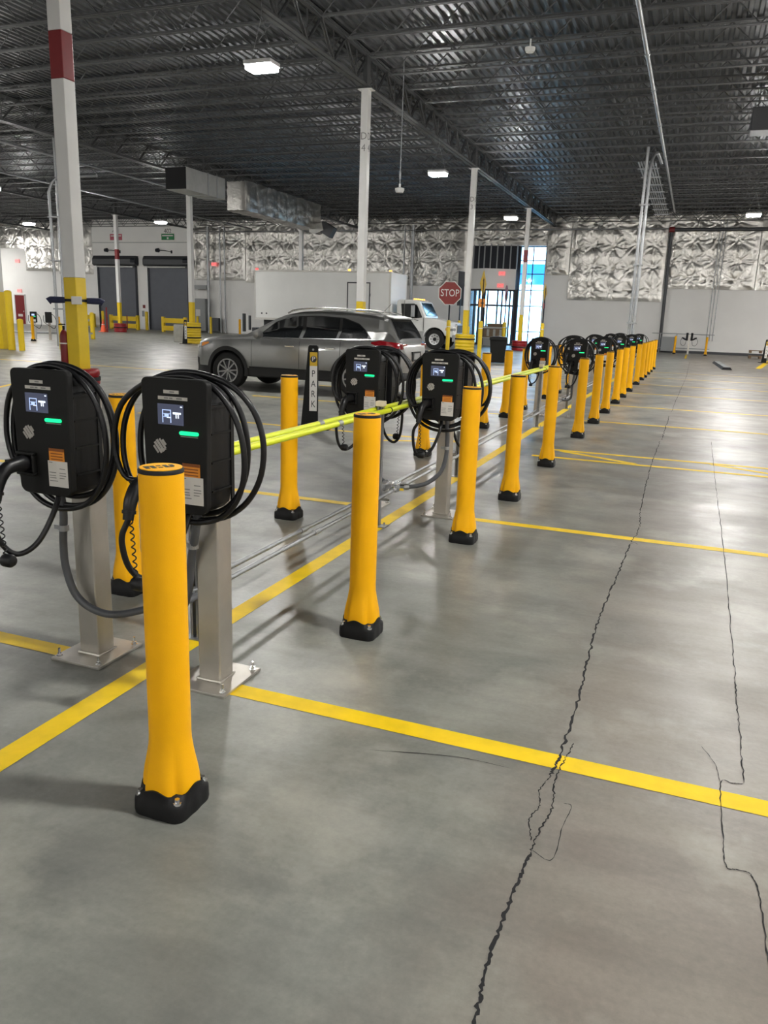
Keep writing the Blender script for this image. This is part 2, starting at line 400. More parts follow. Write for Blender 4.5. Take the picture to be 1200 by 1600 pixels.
# ---------------------------------------------------------------- foil insulation on the far wall
def foil(name, x0, x1, z0, z1, y=YW - .10, seed=0, res=.065, label=None):
    rnd = random.Random(seed)
    nx = max(2, int((x1 - x0) / res)); nz = max(2, int((z1 - z0) / res))
    X, Z = np.meshgrid(np.linspace(x0, x1, nx), np.linspace(z0, z1, nz))
    D = np.full(X.shape, 9.0); A = np.zeros(X.shape); K = np.zeros(X.shape)
    rows = max(1, round((z1 - z0) / 1.25)); 
    pz = [z0 + (i + .5) * (z1 - z0) / rows for i in range(rows)]
    px = np.arange(x0 + .3, x1, 1.22); k = 0
    for zz in pz:
        for xx in px:
            a = xx + rnd.uniform(-.18, .18); c = zz + rnd.uniform(-.1, .1); k += 1
            d = np.hypot(X - a, Z - c); mk = d < D
            D[mk] = d[mk]; A[mk] = np.arctan2(Z - c, X - a)[mk]; K[mk] = (k * 2.399) % 6.28
    pil = .065 * (1 - np.exp(-(D / .45) ** 2))
    star = .040 * np.exp(-D / .6) * np.minimum(D / .12, 1) * (.55 * np.sin(A * 8 + K) + .6 * np.sin(A * 15 + 2.3 * K) + .45 * np.sin(A * 24 + K * 3))
    fold = .010 * np.sin(X * 3.1 + 2 * np.sin(Z * 2.2 + seed)) * np.cos(Z * 2.7 + X * .7) + .005 * np.sin(X * 9 + Z * 5 + 2 * np.sin(X * 2))
    dep = pil + star + fold
    edge = np.minimum(np.minimum(X - x0, x1 - X), np.minimum(Z - z0, z1 - Z)); dep *= np.clip(edge / .25, .1, 1)
    vs = np.stack([X, np.minimum(y - dep, y + .06), Z], -1).reshape(-1, 3)
    idx = np.arange(nx * nz).reshape(nz, nx)
    fs = np.stack([idx[:-1, :-1], idx[:-1, 1:], idx[1:, 1:], idx[1:, :-1]], -1).reshape(-1, 4)
    mb = MB(); mb.v = [tuple(q) for q in vs.tolist()]; mb.f = [tuple(q) for q in fs.tolist()]; mb.m = [0] * len(mb.f)
    mb.bx(x0, x1, YW - .04, YW - .005, z0, z1)
    o = mb.build(name, M['foil'], smooth=50, fixn=False)
    return tag(o, label, 'insulation')
ZT = 8.38
foil('foil_insulation', -61, -53.25, 6.2, ZT, seed=1, label='silver foil wall insulation high above the red door at far left')
foil('foil_insulation', -53.2, -49.7, 4.4, ZT, seed=2, label='silver foil wall insulation just left of the big red-banded column')
foil('foil_insulation', -49.65, -46.15, 4.2, ZT, seed=3, label='silver foil wall insulation left of the roll-up doors, behind column')
foil('foil_insulation', -36.6, -32.0, 3.9, ZT, seed=4, label='silver foil wall insulation right of the second roll-up door')
foil('foil_insulation', -31.95, -14.8, 3.78, ZT, seed=5, label='long silver foil wall insulation above the white box truck')
foil('foil_insulation', -14.75, -9.55, 6.45, ZT, seed=6, label='strip of silver foil insulation above the tall window')
foil('foil_insulation', -9.5, -8.05, 4.6, ZT, seed=7, label='narrow silver foil insulation right beside the tall window')
foil('foil_insulation', -8.0, -2.2, 3.06, ZT, seed=8, label='silver foil insulation hanging lowest, left of the dark riser pipe')
foil('foil_insulation', -2.1, 3.0, 3.88, ZT, seed=9, label='silver foil insulation right of the dark riser pipe')
foil('foil_insulation', 3.05, 20, 3.88, ZT, seed=10, label='silver foil insulation at the far right end of the wall')

# ---------------------------------------------------------------- roof steel
def joist_mesh(span, lab):
    mb = MB(); L = span / 2 - .12; zt = 8.38; zb = 7.80
    for sy in (-.035, .035):
        mb.box((0, sy, zt - .02), (2 * L, .05, .045)); mb.box((0, sy, zb + .015), (2 * L - 1.2, .045, .03))
    npan = int(round(span / 1.22)); dx = (2 * L - 1.2) / npan; x0 = -L + .6
    mb.tube([(-L, 0, zt - .03), (x0, 0, zb + .02)], .016, 4); mb.tube([(L, 0, zt - .03), (-x0, 0, zb + .02)], .016, 4)
    for i in range(npan):
        a = x0 + i * dx
        mb.tube([(a, 0, zb + .02), (a + dx / 2, 0, zt - .03)], .015, 4, caps=False); mb.tube([(a + dx / 2, 0, zt - .03), (a + dx, 0, zb + .02)], .015, 4, caps=False)
    return mb
GX = [-63.7, -50.05, -36.39, -22.73, -9.07, 4.59, 18.25]
SPAN = 13.66; JS = 11.49 / 8
j0 = tag(joist_mesh(SPAN, 0).build('roof_joist', M['joist'], fixn=False), 'dark grey open-web steel roof joist spanning between roof girders', 'joist', 'open-web roof joists')
first = True
for i in range(-1, 31):
    y = 10.09 + JS * i
    if y > 53.3: continue
    for b in range(len(GX) - 1):
        xc = (GX[b] + GX[b + 1]) / 2
        # only what the view can hold
        if xc < -6 and (xc + 7) < -1.15 * y - 6: continue
        if y < 14 and (xc < -30 or xc > 12): continue
        if xc > 10 and y < 20: continue
        if first: j0.location = (xc, y, 0); first = False
        else:
            o = j0.copy(); COL.objects.link(o); o.location = (xc, y, 0)
def girder_mesh(Lg):
    mb = MB(); zb, zt = 7.50, 8.37
    for sx in (-.075, .075):
        mb.box((sx, Lg / 2, zb + .05), (.11, Lg - .05, .014)); mb.box((sx * .25, Lg / 2, zb + .10), (.012, Lg - .05, .10))
        mb.box((sx, Lg / 2, zt), (.11, Lg - .05, .014)); mb.box((sx * .25, Lg / 2, zt - .05), (.012, Lg - .05, .10))
    n = max(1, round(Lg / JS)); d = Lg / n
    for i in range(n):
        for sx in (-.03, .03):
            mb.tube([(sx, i * d, zt - .05), (sx, (i + .5) * d, zb + .1)], .024, 4, caps=False); mb.tube([(sx, (i + .5) * d, zb + .1), (sx, (i + 1) * d, zt - .05)], .024, 4, caps=False)
        mb.tube([(0, (i + .5) * d, zb + .1), (0, (i + .5) * d, zt - .05)], .02, 4, caps=False)
    return mb
CY = [-1.40, 10.09, 21.58, 33.07, 44.56]
g0 = girder_mesh(11.49).build('roof_girder', M['joist'], fixn=False); g1 = girder_mesh(8.95).build('roof_girder', M['joist'], fixn=False)
used = set()
names = {-63.7: 'sixth', -50.05: 'fifth', -36.39: 'far left', -22.73: 'next left', -9.07: 'main', 4.59: 'right', 18.25: 'far right'}
for gx in GX:
    for k in range(1, 5):
        if gx < -20 and gx < -1.15 * (CY[k] + 11.5) - 4: continue
        if gx > 0 and CY[k] < 20: continue
        if gx > 10 and CY[k] < 33: continue
        src = g1 if k == 4 else g0
        if src in used: o = src.copy(); COL.objects.link(o)
        else: o = src; used.add(src)
        o.location = (gx, CY[k], 0)
        if gx == -9.07:
            tag(o, ['', 'dark roof truss girder above the red-banded near column', 'dark roof truss girder running from column D4 to column D3',
                    'dark roof truss girder running on beyond column D3', 'dark roof truss girder meeting the far wall above the glazed bay'][k], 'girder')
        else:
            tag(o, 'dark steel roof truss girder on a side column line', 'girder', 'side roof girders')

# ---------------------------------------------------------------- columns
def column(x, y, label, red=False, code=None, ytop=1.94, wd=.23, ztop=7.5):
    t = thing('steel_column', label, 'column', (x, y, 0)); h = wd / 2
    def sq(z0, z1, m, nm, g=0): return MB().bx(-h - g, h + g, -h - g, h + g, z0, z1).build(nm, M[m], t, bevel=.012)
    sq(0, ytop, 'safety', 'painted_base')
    if red: sq(ytop, 4.72, 'white', 'shaft'); sq(4.72, 5.35, 'red', 'red_band'); sq(5.35, ztop, 'white', 'shaft')
    else: sq(ytop, ztop, 'white', 'shaft')
    MB().bx(-.2, .2, -.14, .14, ztop - .02, ztop).build('cap_plate', M['white'], t)
    MB().bx(-.06, .06, -.12, .12, ztop, 8.35).build('seat_stub', M['joist'], t)
    if code:
        tm = MB()
        for ch, z in zip(code, (6.31, 6.01)):
            add_text(tm, ch, .26, (0, -h - .002, z), '-Y', .002); add_text(tm, ch, .26, (h + .002, 0, z), '+X', .002)
        tm.build('stencil_letters', M['greyink'], t)
    return t
CX = -9.07
column(CX, 10.09, 'big near column at left, white with red band and yellow base', red=True, wd=.235)
column(CX, 21.58, 'white column stencilled D 4 rising behind the silver car', code='D4', wd=.215)
column(CX, 33.07, 'white column stencilled D 3 behind the stop sign', code='D3', wd=.215)
column(CX, 44.56, 'white column standing in front of the bright tall window', red=True, wd=.215)
column(-22.73, 33.07, 'white column with tall yellow base guard, left of the truck', wd=.215)
column(-22.73, 21.58, 'white column cut by the left edge of the photo', wd=.215)
column(-22.73, 44.56, 'pale column rising behind the white box truck', wd=.215)
column(-36.39, 44.56, 'white column with red band before the first roll-up door', red=True, wd=.215)
def barrel(x, y, r, h, m, label, rings, bands):
    t = thing('column_guard', label, 'guard', (x, y, 0)); prof = [(.17, 0), (r, 0)]; dz = h / rings
    for i in range(rings): prof += [(r, i * dz + .015), (r + .02, i * dz + dz * .3), (r + .02, i * dz + dz * .7), (r, (i + 1) * dz - .01)]
    prof += [(.17, h), (.17, 0)]
    MB().lathe(prof, 28).build('padded_body', M[m], t, smooth=40)
    for z in bands: MB().lathe([(r + .018, z - .03), (r + .03, z - .03), (r + .03, z + .03), (r + .018, z + .03)], 28, closed=True).build('strap', M['dark'], t, smooth=40)
barrel(CX, 10.09, .28, .56, 'redshine', 'red ringed crash guard around the big near column base', 4, (.40,))
barrel(CX, 33.07, .40, .96, 'safety', 'yellow ringed crash guard around column D3 base', 7, (.76,))
barrel(CX, 44.56, .40, .55, 'redshine', 'red crash guard around the column before the tall window', 4, (.2,))
barrel(-22.73, 33.07, .40, 1.0, 'safety', 'yellow banded crash guard around the column left of the truck', 8, (.28, .76))
barrel(-36.39, 44.56, .40, .58, 'redshine', 'red crash guard around the column before the first roll-up door', 4, (.3,))
# things on the near column
t = thing('belt_barrier', 'white box strapped to the near yellow column with navy covered arms', 'barrier', (CX, 10.09, 1.60))
MB().box((.155, -.155, 0), (.15, .07, .12), rz=PI / 4).build('control_box', M['sticker'], t, bevel=.008)
MB().lathe([(.118 * 1.42, -.02), (.125 * 1.42, -.02), (.125 * 1.42, .02), (.118 * 1.42, .02)], 4, a0=PI / 4, closed=True).build('strap', M['dark'], t)
d = Vector((math.cos(.75), math.sin(.75), 0))
for s in (-1, 1):
    MB().tube([d * (s * .16), d * (s * .26), d * (s * .36), d * (s * .40) + Vector((0, 0, -.03))], [.045, .05, .05, .055], 12).build('covered_arm', M['navy'], t, smooth=50)
t = thing('fire_extinguisher', 'red fire extinguisher on the left side of the near column', 'extinguisher', (CX - .185, 9.99, .55))
MB().lathe([(.0, 0), (.06, 0), (.065, .02), (.065, .50), (.05, .56), (.02, .60), (0, .60)], 18).build('cylinder', M['red'], t, smooth=40)
MB().cyl((0, 0, .60), (0, 0, .66), .018).box((.0, -.03, .68), (.025, .12, .02)).build('valve', M['blk'], t)
MB().lathe([(.066, .38), (.069, .38), (.069, .40), (.066, .40)], 18, closed=True).build('band', M['signwhite'], t)

# ---------------------------------------------------------------- bollards
def make_bollard():
    t = thing('bollard', 'x', 'bollard')
    n = 64
    def lugd(a): q = (a - PI / 4) % (PI / 2); return q if q < PI / 4 else q - PI / 2      # angle from the nearest bolt lug
    def sleeve_r(a, z):
        f = max(0, min(1, (.25 - z) / .17)); f = f * f * (3 - 2 * f)
        fl = math.exp(-(lugd(a) / .20) ** 2); sq = .5 * (1 - math.cos(4 * a)) * .008
        return (.0615 if z > 1.05 else .0625) + f * (.0205 + sq - .018 * fl)
    # foot: square block with four bolt lugs and a scalloped upper rim
    mb = MB(); vs = []
    for z, k in ((.0, 1.0), (.012, 1.02), (.046, 1.01), (.057, .96)):
        for i in range(n):
            a = 2 * PI * i / n; r = (.090 + .021 * abs(math.sin(2 * a)) ** 4) * k
            vs.append((r * math.cos(a), r * math.sin(a), z))
    for dr in (.0045, -.004):
        for i in range(n):
            a = 2 * PI * i / n; zz = .083 + .011 * math.cos(4 * a) + .006 * math.exp(-(lugd(a) / .16) ** 2)
            r = sleeve_r(a, .085) + dr; vs.append((r * math.cos(a), r * math.sin(a), zz))
    fs = [(j * n + i, j * n + (i + 1) % n, (j + 1) * n + (i + 1) % n, (j + 1) * n + i) for j in range(5) for i in range(n)]
    fs += [tuple(range(n - 1, -1, -1))]
    mb.add(vs, fs); mb.build('foot', M['blk'], t, smooth=50)
    # sleeve: round tube that flares and flutes above the foot
    mb = MB(); vs = []; Z = [.058, .085, .11, .135, .16, .19, .225, .25, .30, .6, 1.0, 1.048, 1.055]
    for z in Z:
        for i in range(n):
            a = 2 * PI * i / n; r = sleeve_r(a, max(z, .08)); vs.append((r * math.cos(a), r * math.sin(a), z))
    k = len(Z); fs = [(j * n + i, j * n + (i + 1) % n, (j + 1) * n + (i + 1) % n, (j + 1) * n + i) for j in range(k - 1) for i in range(n)]
    fs += [tuple((k - 1) * n + i for i in range(n))]
    mb.add(vs, fs); mb.build('sleeve', M['bollard'], t, smooth=50)
    c = MB().lathe([(.0, 1.052), (.0632, 1.052), (.0632, 1.060), (.060, 1.064), (0, 1.064)], 40).build('cap', M['blk'], t, smooth=40)
    MB().lathe([(.0, 1.0642), (.0585, 1.0642), (.0585, 1.0662), (.0, 1.0662)], 40).build('cap_disc', M['bollard'], c)
    mk = MB(); R = Matrix.Rotation(math.radians(55), 3, 'Z')
    for px, py, sx, sy in ((-.040, .0, .012, .034), (-.022, .0, .012, .034), (-.004, .013, .012, .008), (-.004, -.012, .012, .008), (.014, .0, .012, .034), (.032, .006, .012, .022), (-.031, .013, .02, .008), (.023, -.013, .02, .008)):
        p = R @ Vector((px, py, 0)); mk.box((p.x, p.y, 1.0667), (sx, sy, .0008), M=R)
    mk.build('cap_emblem', M['ink'], c)
    for i in range(4):
        a = PI / 4 + i * PI / 2; x, y = .094 * math.cos(a), .094 * math.sin(a)
        MB().lathe([(0, .056), (.0135, .056), (.0135, .064), (.0, .064)], 14, (x, y, 0)).lathe([(0, .064), (.008, .064), (.008, .074), (0, .074)], 6, (x, y, 0)).build('bolt', M['chrome'], t)
    return t
ordn = ['nearest', 'second', 'third', 'fourth', 'fifth', 'sixth', 'seventh', 'eighth', 'ninth', 'tenth', 'eleventh', 'twelfth', 'thirteenth', 'fourteenth', 'fifteenth', 'sixteenth', 'last']
RB = [1.79, 3.30, 5.13, 6.61, 8.45, 10.90, 12.70, 14.35, 16.30, 17.85, 19.65, 22.15, 24.20, 25.66, 27.43, 29.0, 31.0]
b0 = make_bollard(); XB = -1.345
for i, y in enumerate(RB):
    lab = ('nearest tall yellow bollard, in front of the right-hand charger' if i == 0 else
           '%s yellow bollard from the camera in the right-hand row of the charger line' % ordn[i] if i < 16 else 'farthest yellow bollard of the right-hand row')
    if i == 0: b0.location = (XB, y, 0); b0['label'] = lab; b0['group'] = 'yellow bollards of the right-hand row'
    else: dup(b0, (XB + (.004 * i), y, 0), 0, lab, 'yellow bollards of the right-hand row')
LB = [3.30, 5.14, 6.75, 8.36, 11.10, 12.57, 13.97, 16.3, 17.9, 19.65, 22.2]
for i, y in enumerate(LB):
    dup(b0, (-2.71, y, 0), 0, ('nearest yellow bollard of the left-hand row, between the two front chargers' if i == 0 else
        'yellow bollard in the left-hand row, nearest the PARK sign' if i == 1 else '%s yellow bollard from the camera in the left-hand row behind the chargers' % ordn[i]), 'yellow bollards of the left-hand row')

# ---------------------------------------------------------------- chargers
OFF = Vector((0, -.14, .765))
def seat(o, x, y, rz=0):
    o.location = Vector((x, y, 0)) + Matrix.Rotation(rz, 3, 'Z') @ OFF; o.rotation_euler = (0, 0, rz); return o
def loops(spec, y0=-.175, y1=-.085):
    """spec: list of (left, right, top, bottom) for each turn of cable"""
    P = []; n = 28; K = len(spec)
    for k, (l, r, t, b) in enumerate(spec):
        nx = spec[min(k + 1, K - 1)]
        for i in range(n):
            f = i / n; th = PI / 2 + 2 * PI * f            # from the top, over the left side
            L_, R_, T_, B_ = (a + (c - a) * f for a, c in zip((l, r, t, b), nx))
            c, s = math.cos(th), math.sin(th)
            xx = (R_ if c > 0 else L_) * (abs(c) ** .9) * (1 if c > 0 else -1)
            zm = (T_ + B_) / 2; zz = zm + (T_ - B_) / 2 * (abs(s) ** .95) * (1 if s > 0 else -1)
            P.append((xx, y0 + (y1 - y0) * (k + f) / K, zz))
    return P
def make_charger(spec, hang=0.0, swing=0.0, label='x'):
    t = thing('charging_station', label, 'charger')
    # housing behind the front panel
    poly = [(-.112, .79), (-.085, .765), (.085, .765), (.112, .79), (.128, .86), (.130, 1.17)]
    for i in range(13):
        a = PI * i / 12; poly.append((.130 * math.cos(a), 1.17 + .078 * math.sin(a)))
    poly += [(-.130, 1.17), (-.128, .86)]
    MB().prism(poly, -.208, -.055).build('housing', M['blk'], t, smooth=30, bevel=.006)
    for sx in (-1, 1):
        rb = MB()
        for z in (.85, .955, 1.06, 1.15): rb.bx(sx * .128, sx * .1325, -.20, -.06, z, z + .007)
        rb.bx(sx * .128, sx * .134, -.075, -.055, .80, 1.2)
        rb.build('side_ribs', M['blkpanel'], t)
    # front panel: rounded corners, slightly narrower foot
    fp = []
    for cx, cz, a0, rr in ((.118, 1.235, 0, .022), (-.118, 1.235, 90, .022), (-.093, .802, 180, .034), (.093, .802, 270, .034)):
        for i in range(6):
            a = math.radians(a0 + 90 * i / 5); fp.append((cx + rr * math.cos(a), cz + rr * math.sin(a)))
    panel = MB().prism(fp, -.236, -.205).build('front_panel', M['blkpanel'], t, smooth=30, bevel=.004)
    F = -.2368
    MB().bx(-.042, .022, F - .001, F + .002, 1.2035, 1.2155).build('name_strip', M['strip'], t)
    s2 = MB().bx(-.066, .058, F - .001, F + .002, 1.181, 1.193).build('name_strip', M['strip'], t)
    mk = MB().bx(-.016, .004, F - .0016, F - .0009, 1.207, 1.212)
    for a, b in ((-.04, -.022), (-.018, -.004), (.012, .036)): mk.bx(a, b, F - .0016, F - .0009, 1.1845, 1.1895)
    mk.build('print', M['greyink'], s2)
    sc_ = MB().bx(-.069, .040, F - .0012, F + .002, 1.092, 1.166).build('screen', M['screen'], t)
    ic = MB()
    for a, b, c, d in ((-.049, -.046, 1.099, 1.144), (-.015, -.012, 1.099, 1.144), (-.049, -.012, 1.143, 1.146), (-.049, -.012, 1.130, 1.132), (-.049, -.012, 1.119, 1.1205), (-.040, -.022, 1.121, 1.131)):
        ic.bx(a, b, F - .002, F - .001, c, d)
    ic.build('car_icon', M['icon'], sc_)
    ic = MB().bx(-.004, .030, F - .002, F - .001, 1.131, 1.138).bx(.008, .012, F - .002, F - .001, 1.117, 1.131).bx(.017, .021, F - .002, F - .001, 1.117, 1.131).bx(-.03, -.012, F - .002, F - .001, 1.1165, 1.119).bx(.028, .036, F - .002, F - .001, 1.156, 1.160)
    ic.build('plug_icon', M['icon2'], sc_)
    MB().prism(rrect(.080, .0135, .0065, 4, .062, 1.066), F - .0035, F + .002).build('status_light', M['led'], t)
    MB().bx(.026, .098, F - .001, F + .001, 1.052, 1.0555).build('status_print', M['greyink'], t)
    # silver slanted-stripe emblem in a circle
    lg = MB(); R = Matrix.Rotation(math.radians(38), 3, 'Y'); cx, cz, rr = -.065, 1.012, .027
    for k, off in enumerate((-.021, -.009, .003, .015, .024)):
        hl = math.sqrt(max(rr * rr - off * off, 0)) * .95
        lg.box((cx + off * math.cos(math.radians(38)), F - .0006, cz + off * math.sin(math.radians(38))), (.008 if k not in (1, 2) else .0098, .001, 2 * hl), M=Matrix.Rotation(-math.radians(38), 3, 'Y'))
    lg.prism([(cx + .002, cz - .022), (cx + .030, cz - .010), (cx + .004, cz - .006)], F - .0012, F - .0002)
    lg.build('emblem', M['logo'], t)
    wl = MB().bx(.030, .104, F - .001, F + .001, .905, .957).build('warning_label', M['orange'], t)
    mk = MB().bx(.030, .104, F - .0014, F - .0009, .946, .957)
    for z in (.937, .926, .915): mk.bx(.038, .096, F - .0014, F - .0009, z - .002, z + .002)
    mk.build('warning_print', M['orangeink'], wl)
    st = MB().bx(.022, .116, F - .0014, F + .001, .806, .908).build('info_sticker', M['sticker'], t)
    mk = MB()
    for a, b, z in ((.027, .045, .902), (.078, .105, .879), (.027, .06, .862), (.076, .108, .862), (.027, .058, .85), (.076, .108, .852), (.027, .06, .841), (.076, .1, .842), (.027, .066, .829)): mk.bx(a, b, F - .0018, F - .0012, z - .0016, z + .0016)
    mk.build('sticker_print', M['greyink'], st)
    # holster and plug
    hs = MB(); hx, hz = -.078, .888
    for a, b, c, d in ((-.044, .044, .034, .046), (-.044, .044, -.046, -.034), (-.044, -.034, -.034, .034), (.034, .044, -.034, .034)): hs.bx(hx + a, hx + b, F - .022, F + .004, hz + c, hz + d)
    hs.build('holster', M['blkpanel'], t, bevel=.004)
    MB().bx(hx - .034, hx + .034, F - .001, F + .002, hz - .034, hz + .034).build('socket_recess', M['dark'], t)
    hp = spline([(hx, F + .0, hz), (hx - .004, F - .05, hz + .002), (hx - .014, F - .10, hz - .012), (hx - .019, F - .135, hz - .06), (hx - .020, F - .152, hz - .125)], 6)
    rad = [q * 1.13 for q in (.024, .027, .029, .029, .028, .027, .026, .025, .0245, .024, .024, .0235, .023, .023, .023, .0225, .022, .022, .0215, .021, .020, .019, .018, .0175, .017)]
    pl = MB().tube(hp, rad, 14).build('plug_handle', M['cable'], t, smooth=50)
    e = hp[-1]
    MB().tube([hp[-4], hp[-3]], .025, 14).box((hp[9][0], hp[9][1] - .002, hp[9][2] + .022), (.016, .04, .014)).build('plug_collar', M['rubber'], pl)
    # cable: from the plug, down in a slack loop and up into the coil
    dz = hang; sw = swing
    c0 = spline([tuple(e), (e[0] - .012 - sw, e[1] - .012, e[2] - .07), (e[0] - .002 - sw, e[1] + .005, e[2] - .145 - dz), (e[0] + .035 - sw, e[1] + .045, e[2] - .20 - dz), (e[0] + .085 - sw * .5, e[1] + .10, e[2] - .17 - dz * .7), (e[0] + .115, e[1] + .16, e[2] - .08), (e[0] + .11, e[1] + .21, e[2] + .01), (-.02, -.185, .80), (-.115, -.185, .90)], 8)
    lp = loops(spec)
    start = [(-.17, -.18, 1.06)]
    path = spline([tuple(q) for q in c0[::4]] + [(spec[0][0] * -.93, -.178, 1.02), (spec[0][0] * -.72, -.177, 1.17)] + lp[::2] + [(lp[-1][0] + .03, -.085, lp[-1][2] - .02)], 4) if False else None
    sp = spec[0]
    pre = [(-sp[0] * .80, -.18, .86), (-sp[0] * .98, -.178, .98), (-sp[0] * .86, -.177, 1.14), (-sp[0] * .45, -.176, sp[2] - .025)]
    # run the coil clockwise: up the left side, over the top, down the right
    turns = [(-q[0], q[1], q[2]) for q in loops([(l_, r_, a, b) for (r_, l_, a, b) in spec])][::2]
    full = [tuple(q) for q in c0[:-1:3]] + pre + turns + [(.10, -.10, 1.18)]
    MB().tube(spline(full, 5), .0112, 10).build('cable', M['cable'], t, smooth=60)
    # coiled lanyard with dust cap
    ln = []; a0 = Vector(e) + Vector((.012, .0, .0)); L_ = .215
    for i in range(73):
        f = i / 72; ln.append((a0.x + .012 * f + .0065 * math.sin(f * 2 * PI * 8), a0.y + .0065 * math.cos(f * 2 * PI * 8), a0.z - L_ * f))
    cap = MB().tube(ln, .0027, 6).build('lanyard', M['rubber'], t, smooth=60)
    q = ln[-1]
    MB().lathe([(0, -.03), (.021, -.028), (.026, -.02), (.026, .012), (.02, .022), (.008, .026), (0, .026)], 18, (q[0] + .008, q[1], q[2] - .022), axis='X').build('dust_cap', M['rubber'], cap, smooth=40)
    for ch in list(t.children): ch.location = -OFF
    return t
SA = [(.245, .235, 1.268, .715), (.225, .285, 1.275, .675), (.205, .235, 1.262, .735)]
SB = [(.325, .215, 1.262, .725), (.290, .335, 1.275, .705), (.225, .225, 1.266, .735)]
SC = [(.275, .330, 1.272, .665), (.262, .250, 1.262, .700), (.250, .240, 1.260, .712)]
SD = [(.29, .22, 1.268, .69), (.30, .235, 1.262, .70)]
cA = make_charger(SA, .02, .0, 'black charger at front left, plug arching out of its holster')
cB = make_charger(SB, .03, .01, 'black charger at front, second from left, behind the nearest yellow bollard')
cC = make_charger(SC, .06, .02, 'black charger beside the PARK sign, plug hanging above the yellow tubes')
PX = (-2.315, -1.700)
cD = make_charger(SD, .08, .0, 'black charger back to back with the one beside the PARK sign')
seat(cD, PX[0], 5.80, PI); cD['group'] = 'chargers facing away'
seat(cA, PX[0], 2.585); seat(cB, PX[1], 2.585); seat(cC, PX[0], 5.80)
for o in (cA, cB, cC): o['group'] = 'chargers facing the camera'
def chg(src, x, y, rz, lab, grp='chargers facing the camera'): return seat(dup(src, None, None, lab, grp), x, y, rz)
chg(cC, PX[1], 5.80, 0, 'black charger behind the fourth bollard, next to the silver car tail')
chg(cD, PX[1], 5.80, PI, 'black charger back to back behind the one at the fourth bollard', 'chargers facing away')
ROWS = [13.25, 17.07, 20.9, 24.9, 28.2]
nm = ['middle-distance', 'third', 'fourth', 'fifth', 'farthest']
for k, y in enumerate(ROWS):
    for s, x in enumerate(PX):
        chg((cA, cB, cC)[(k + s) % 3], x, y, 0, 'black charger on the %s post of the %s pair down the row' % (('left', 'right')[s], nm[k]))
# posts
def make_post():
    t = thing('charger_post', 'x', 'post')
    h = .0508
    MB().bx(-h, h, -h, h, .012, 1.16).build('tube', M['steel'], t, bevel=.006)
    MB().bx(-.128, .128, -.145, .145, 0, .012).build('base_plate', M['steel'], t, bevel=.002)
    MB().tube([(-h - .004, -h - .004, .016), (h + .004, -h - .004, .016), (h + .004, h + .004, .016), (-h - .004, h + .004, .016), (-h - .004, -h - .004, .016)], .006, 6).build('weld_bead', M['steel'], t)
    MB().bx(-.06, .06, -.0555, -.0505, .80, 1.14).build('mounting_bracket', M['galv'], t)
    for sx in (-1, 1):
        for sy in (-1, 1):
            MB().lathe([(0, .012), (.013, .012), (.013, .015), (0, .015)], 12, (sx * .105, sy * .118, 0)).lathe([(0, .015), (.0095, .015), (.0095, .026), (0, .026)], 6, (sx * .105, sy * .118, 0)).cyl((sx * .105, sy * .118, .026), (sx * .105, sy * .118, .048), .005, 8).build('anchor_bolt', M['chrome'], t)
    return t
p0 = make_post(); fst = True
for k, y in enumerate([2.585, 5.80] + ROWS):
    for s, x in enumerate(PX):
        lab = 'square stainless post under the %s charger of the %s pair' % (('left', 'right')[s], (['nearest', 'second'] + ['middle-distance', 'fourth', 'fifth', 'sixth', 'farthest'])[k])
        if fst: p0.location = (x, y, 0); p0['label'] = lab; p0['group'] = 'charger posts'; fst = False
        else: dup(p0, (x, y, 0), 0, lab, 'charger posts')
# flexible conduits from the chargers to the line
def conduit(pts, label, clamp=None, r=.0165):
    t = thing('flexible_conduit', label, 'conduit', tuple(pts[0])); o = Vector(pts[0])
    MB().tube(spline([tuple(Vector(q) - o) for q in pts], 8), r, 12).build('hose', M['greycond'], t, smooth=60)
    if clamp:
        c = Vector(clamp) - o
        MB().cyl(c - Vector((0, 0, .012)), c + Vector((0, 0, .012)), r + .005, 14).box(c + Vector((-.03, 0, 0)), (.03, .012, .018)).build('clamp', M['galv'], t)
    e = Vector(pts[-1]) - o; d = (Vector(pts[-1]) - Vector(pts[-2])).normalized()
    MB().cyl(e - d * .02, e + d * .03, r + .008, 8).build('fitting', M['galv'], t)
    return t
ya = 2.585
conduit([(PX[0] - .02, ya - .14, .775), (PX[0] - .025, ya - .125, .66), (PX[0] - .05, ya - .11, .54), (PX[0] - .055, ya - .10, .42), (PX[0] - .02, ya - .09, .30), (PX[0] + .06, ya - .07, .235), (PX[0] + .16, ya - .03, .22), (-2.04, ya + .12, .235), (-2.02, ya + .3, .235)],
        'thick grey conduit looping round the front-left post', (PX[0] - .035, ya - .118, .60))
conduit([(PX[1] + .03, ya - .14, .775), (PX[1] - .01, ya - .11, .66), (PX[1] - .055, ya - .075, .54), (PX[1] - .085, ya - .05, .42), (PX[1] - .13, ya - .02, .32), (PX[1] - .19, ya + .03, .26), (-1.96, ya + .15, .24), (-1.97, ya + .3, .235)],
        'thick grey conduit behind the nearest bollard, left of its post', (PX[1] - .035, ya - .09, .60))
yb = 5.80
conduit([(PX[1] + .045, yb - .14, .775), (PX[1] + .05, yb - .125, .62), (PX[1] + .045, yb - .12, .48), (PX[1] + .01, yb - .13, .36), (PX[1] - .07, yb - .16, .28), (PX[1] - .15, yb - .20, .25), (-1.92, yb - .26, .245)],
        'thick grey conduit curving past the post behind the fourth bollard', (PX[1] + .048, yb - .122, .55))
conduit([(PX[0] + .04, yb - .14, .775), (PX[0] + .06, yb - .12, .6), (PX[0] + .07, yb - .12, .42), (PX[0] + .13, yb - .15, .29), (-2.09, yb - .24, .25)], 'grey conduit under the charger beside the PARK sign')
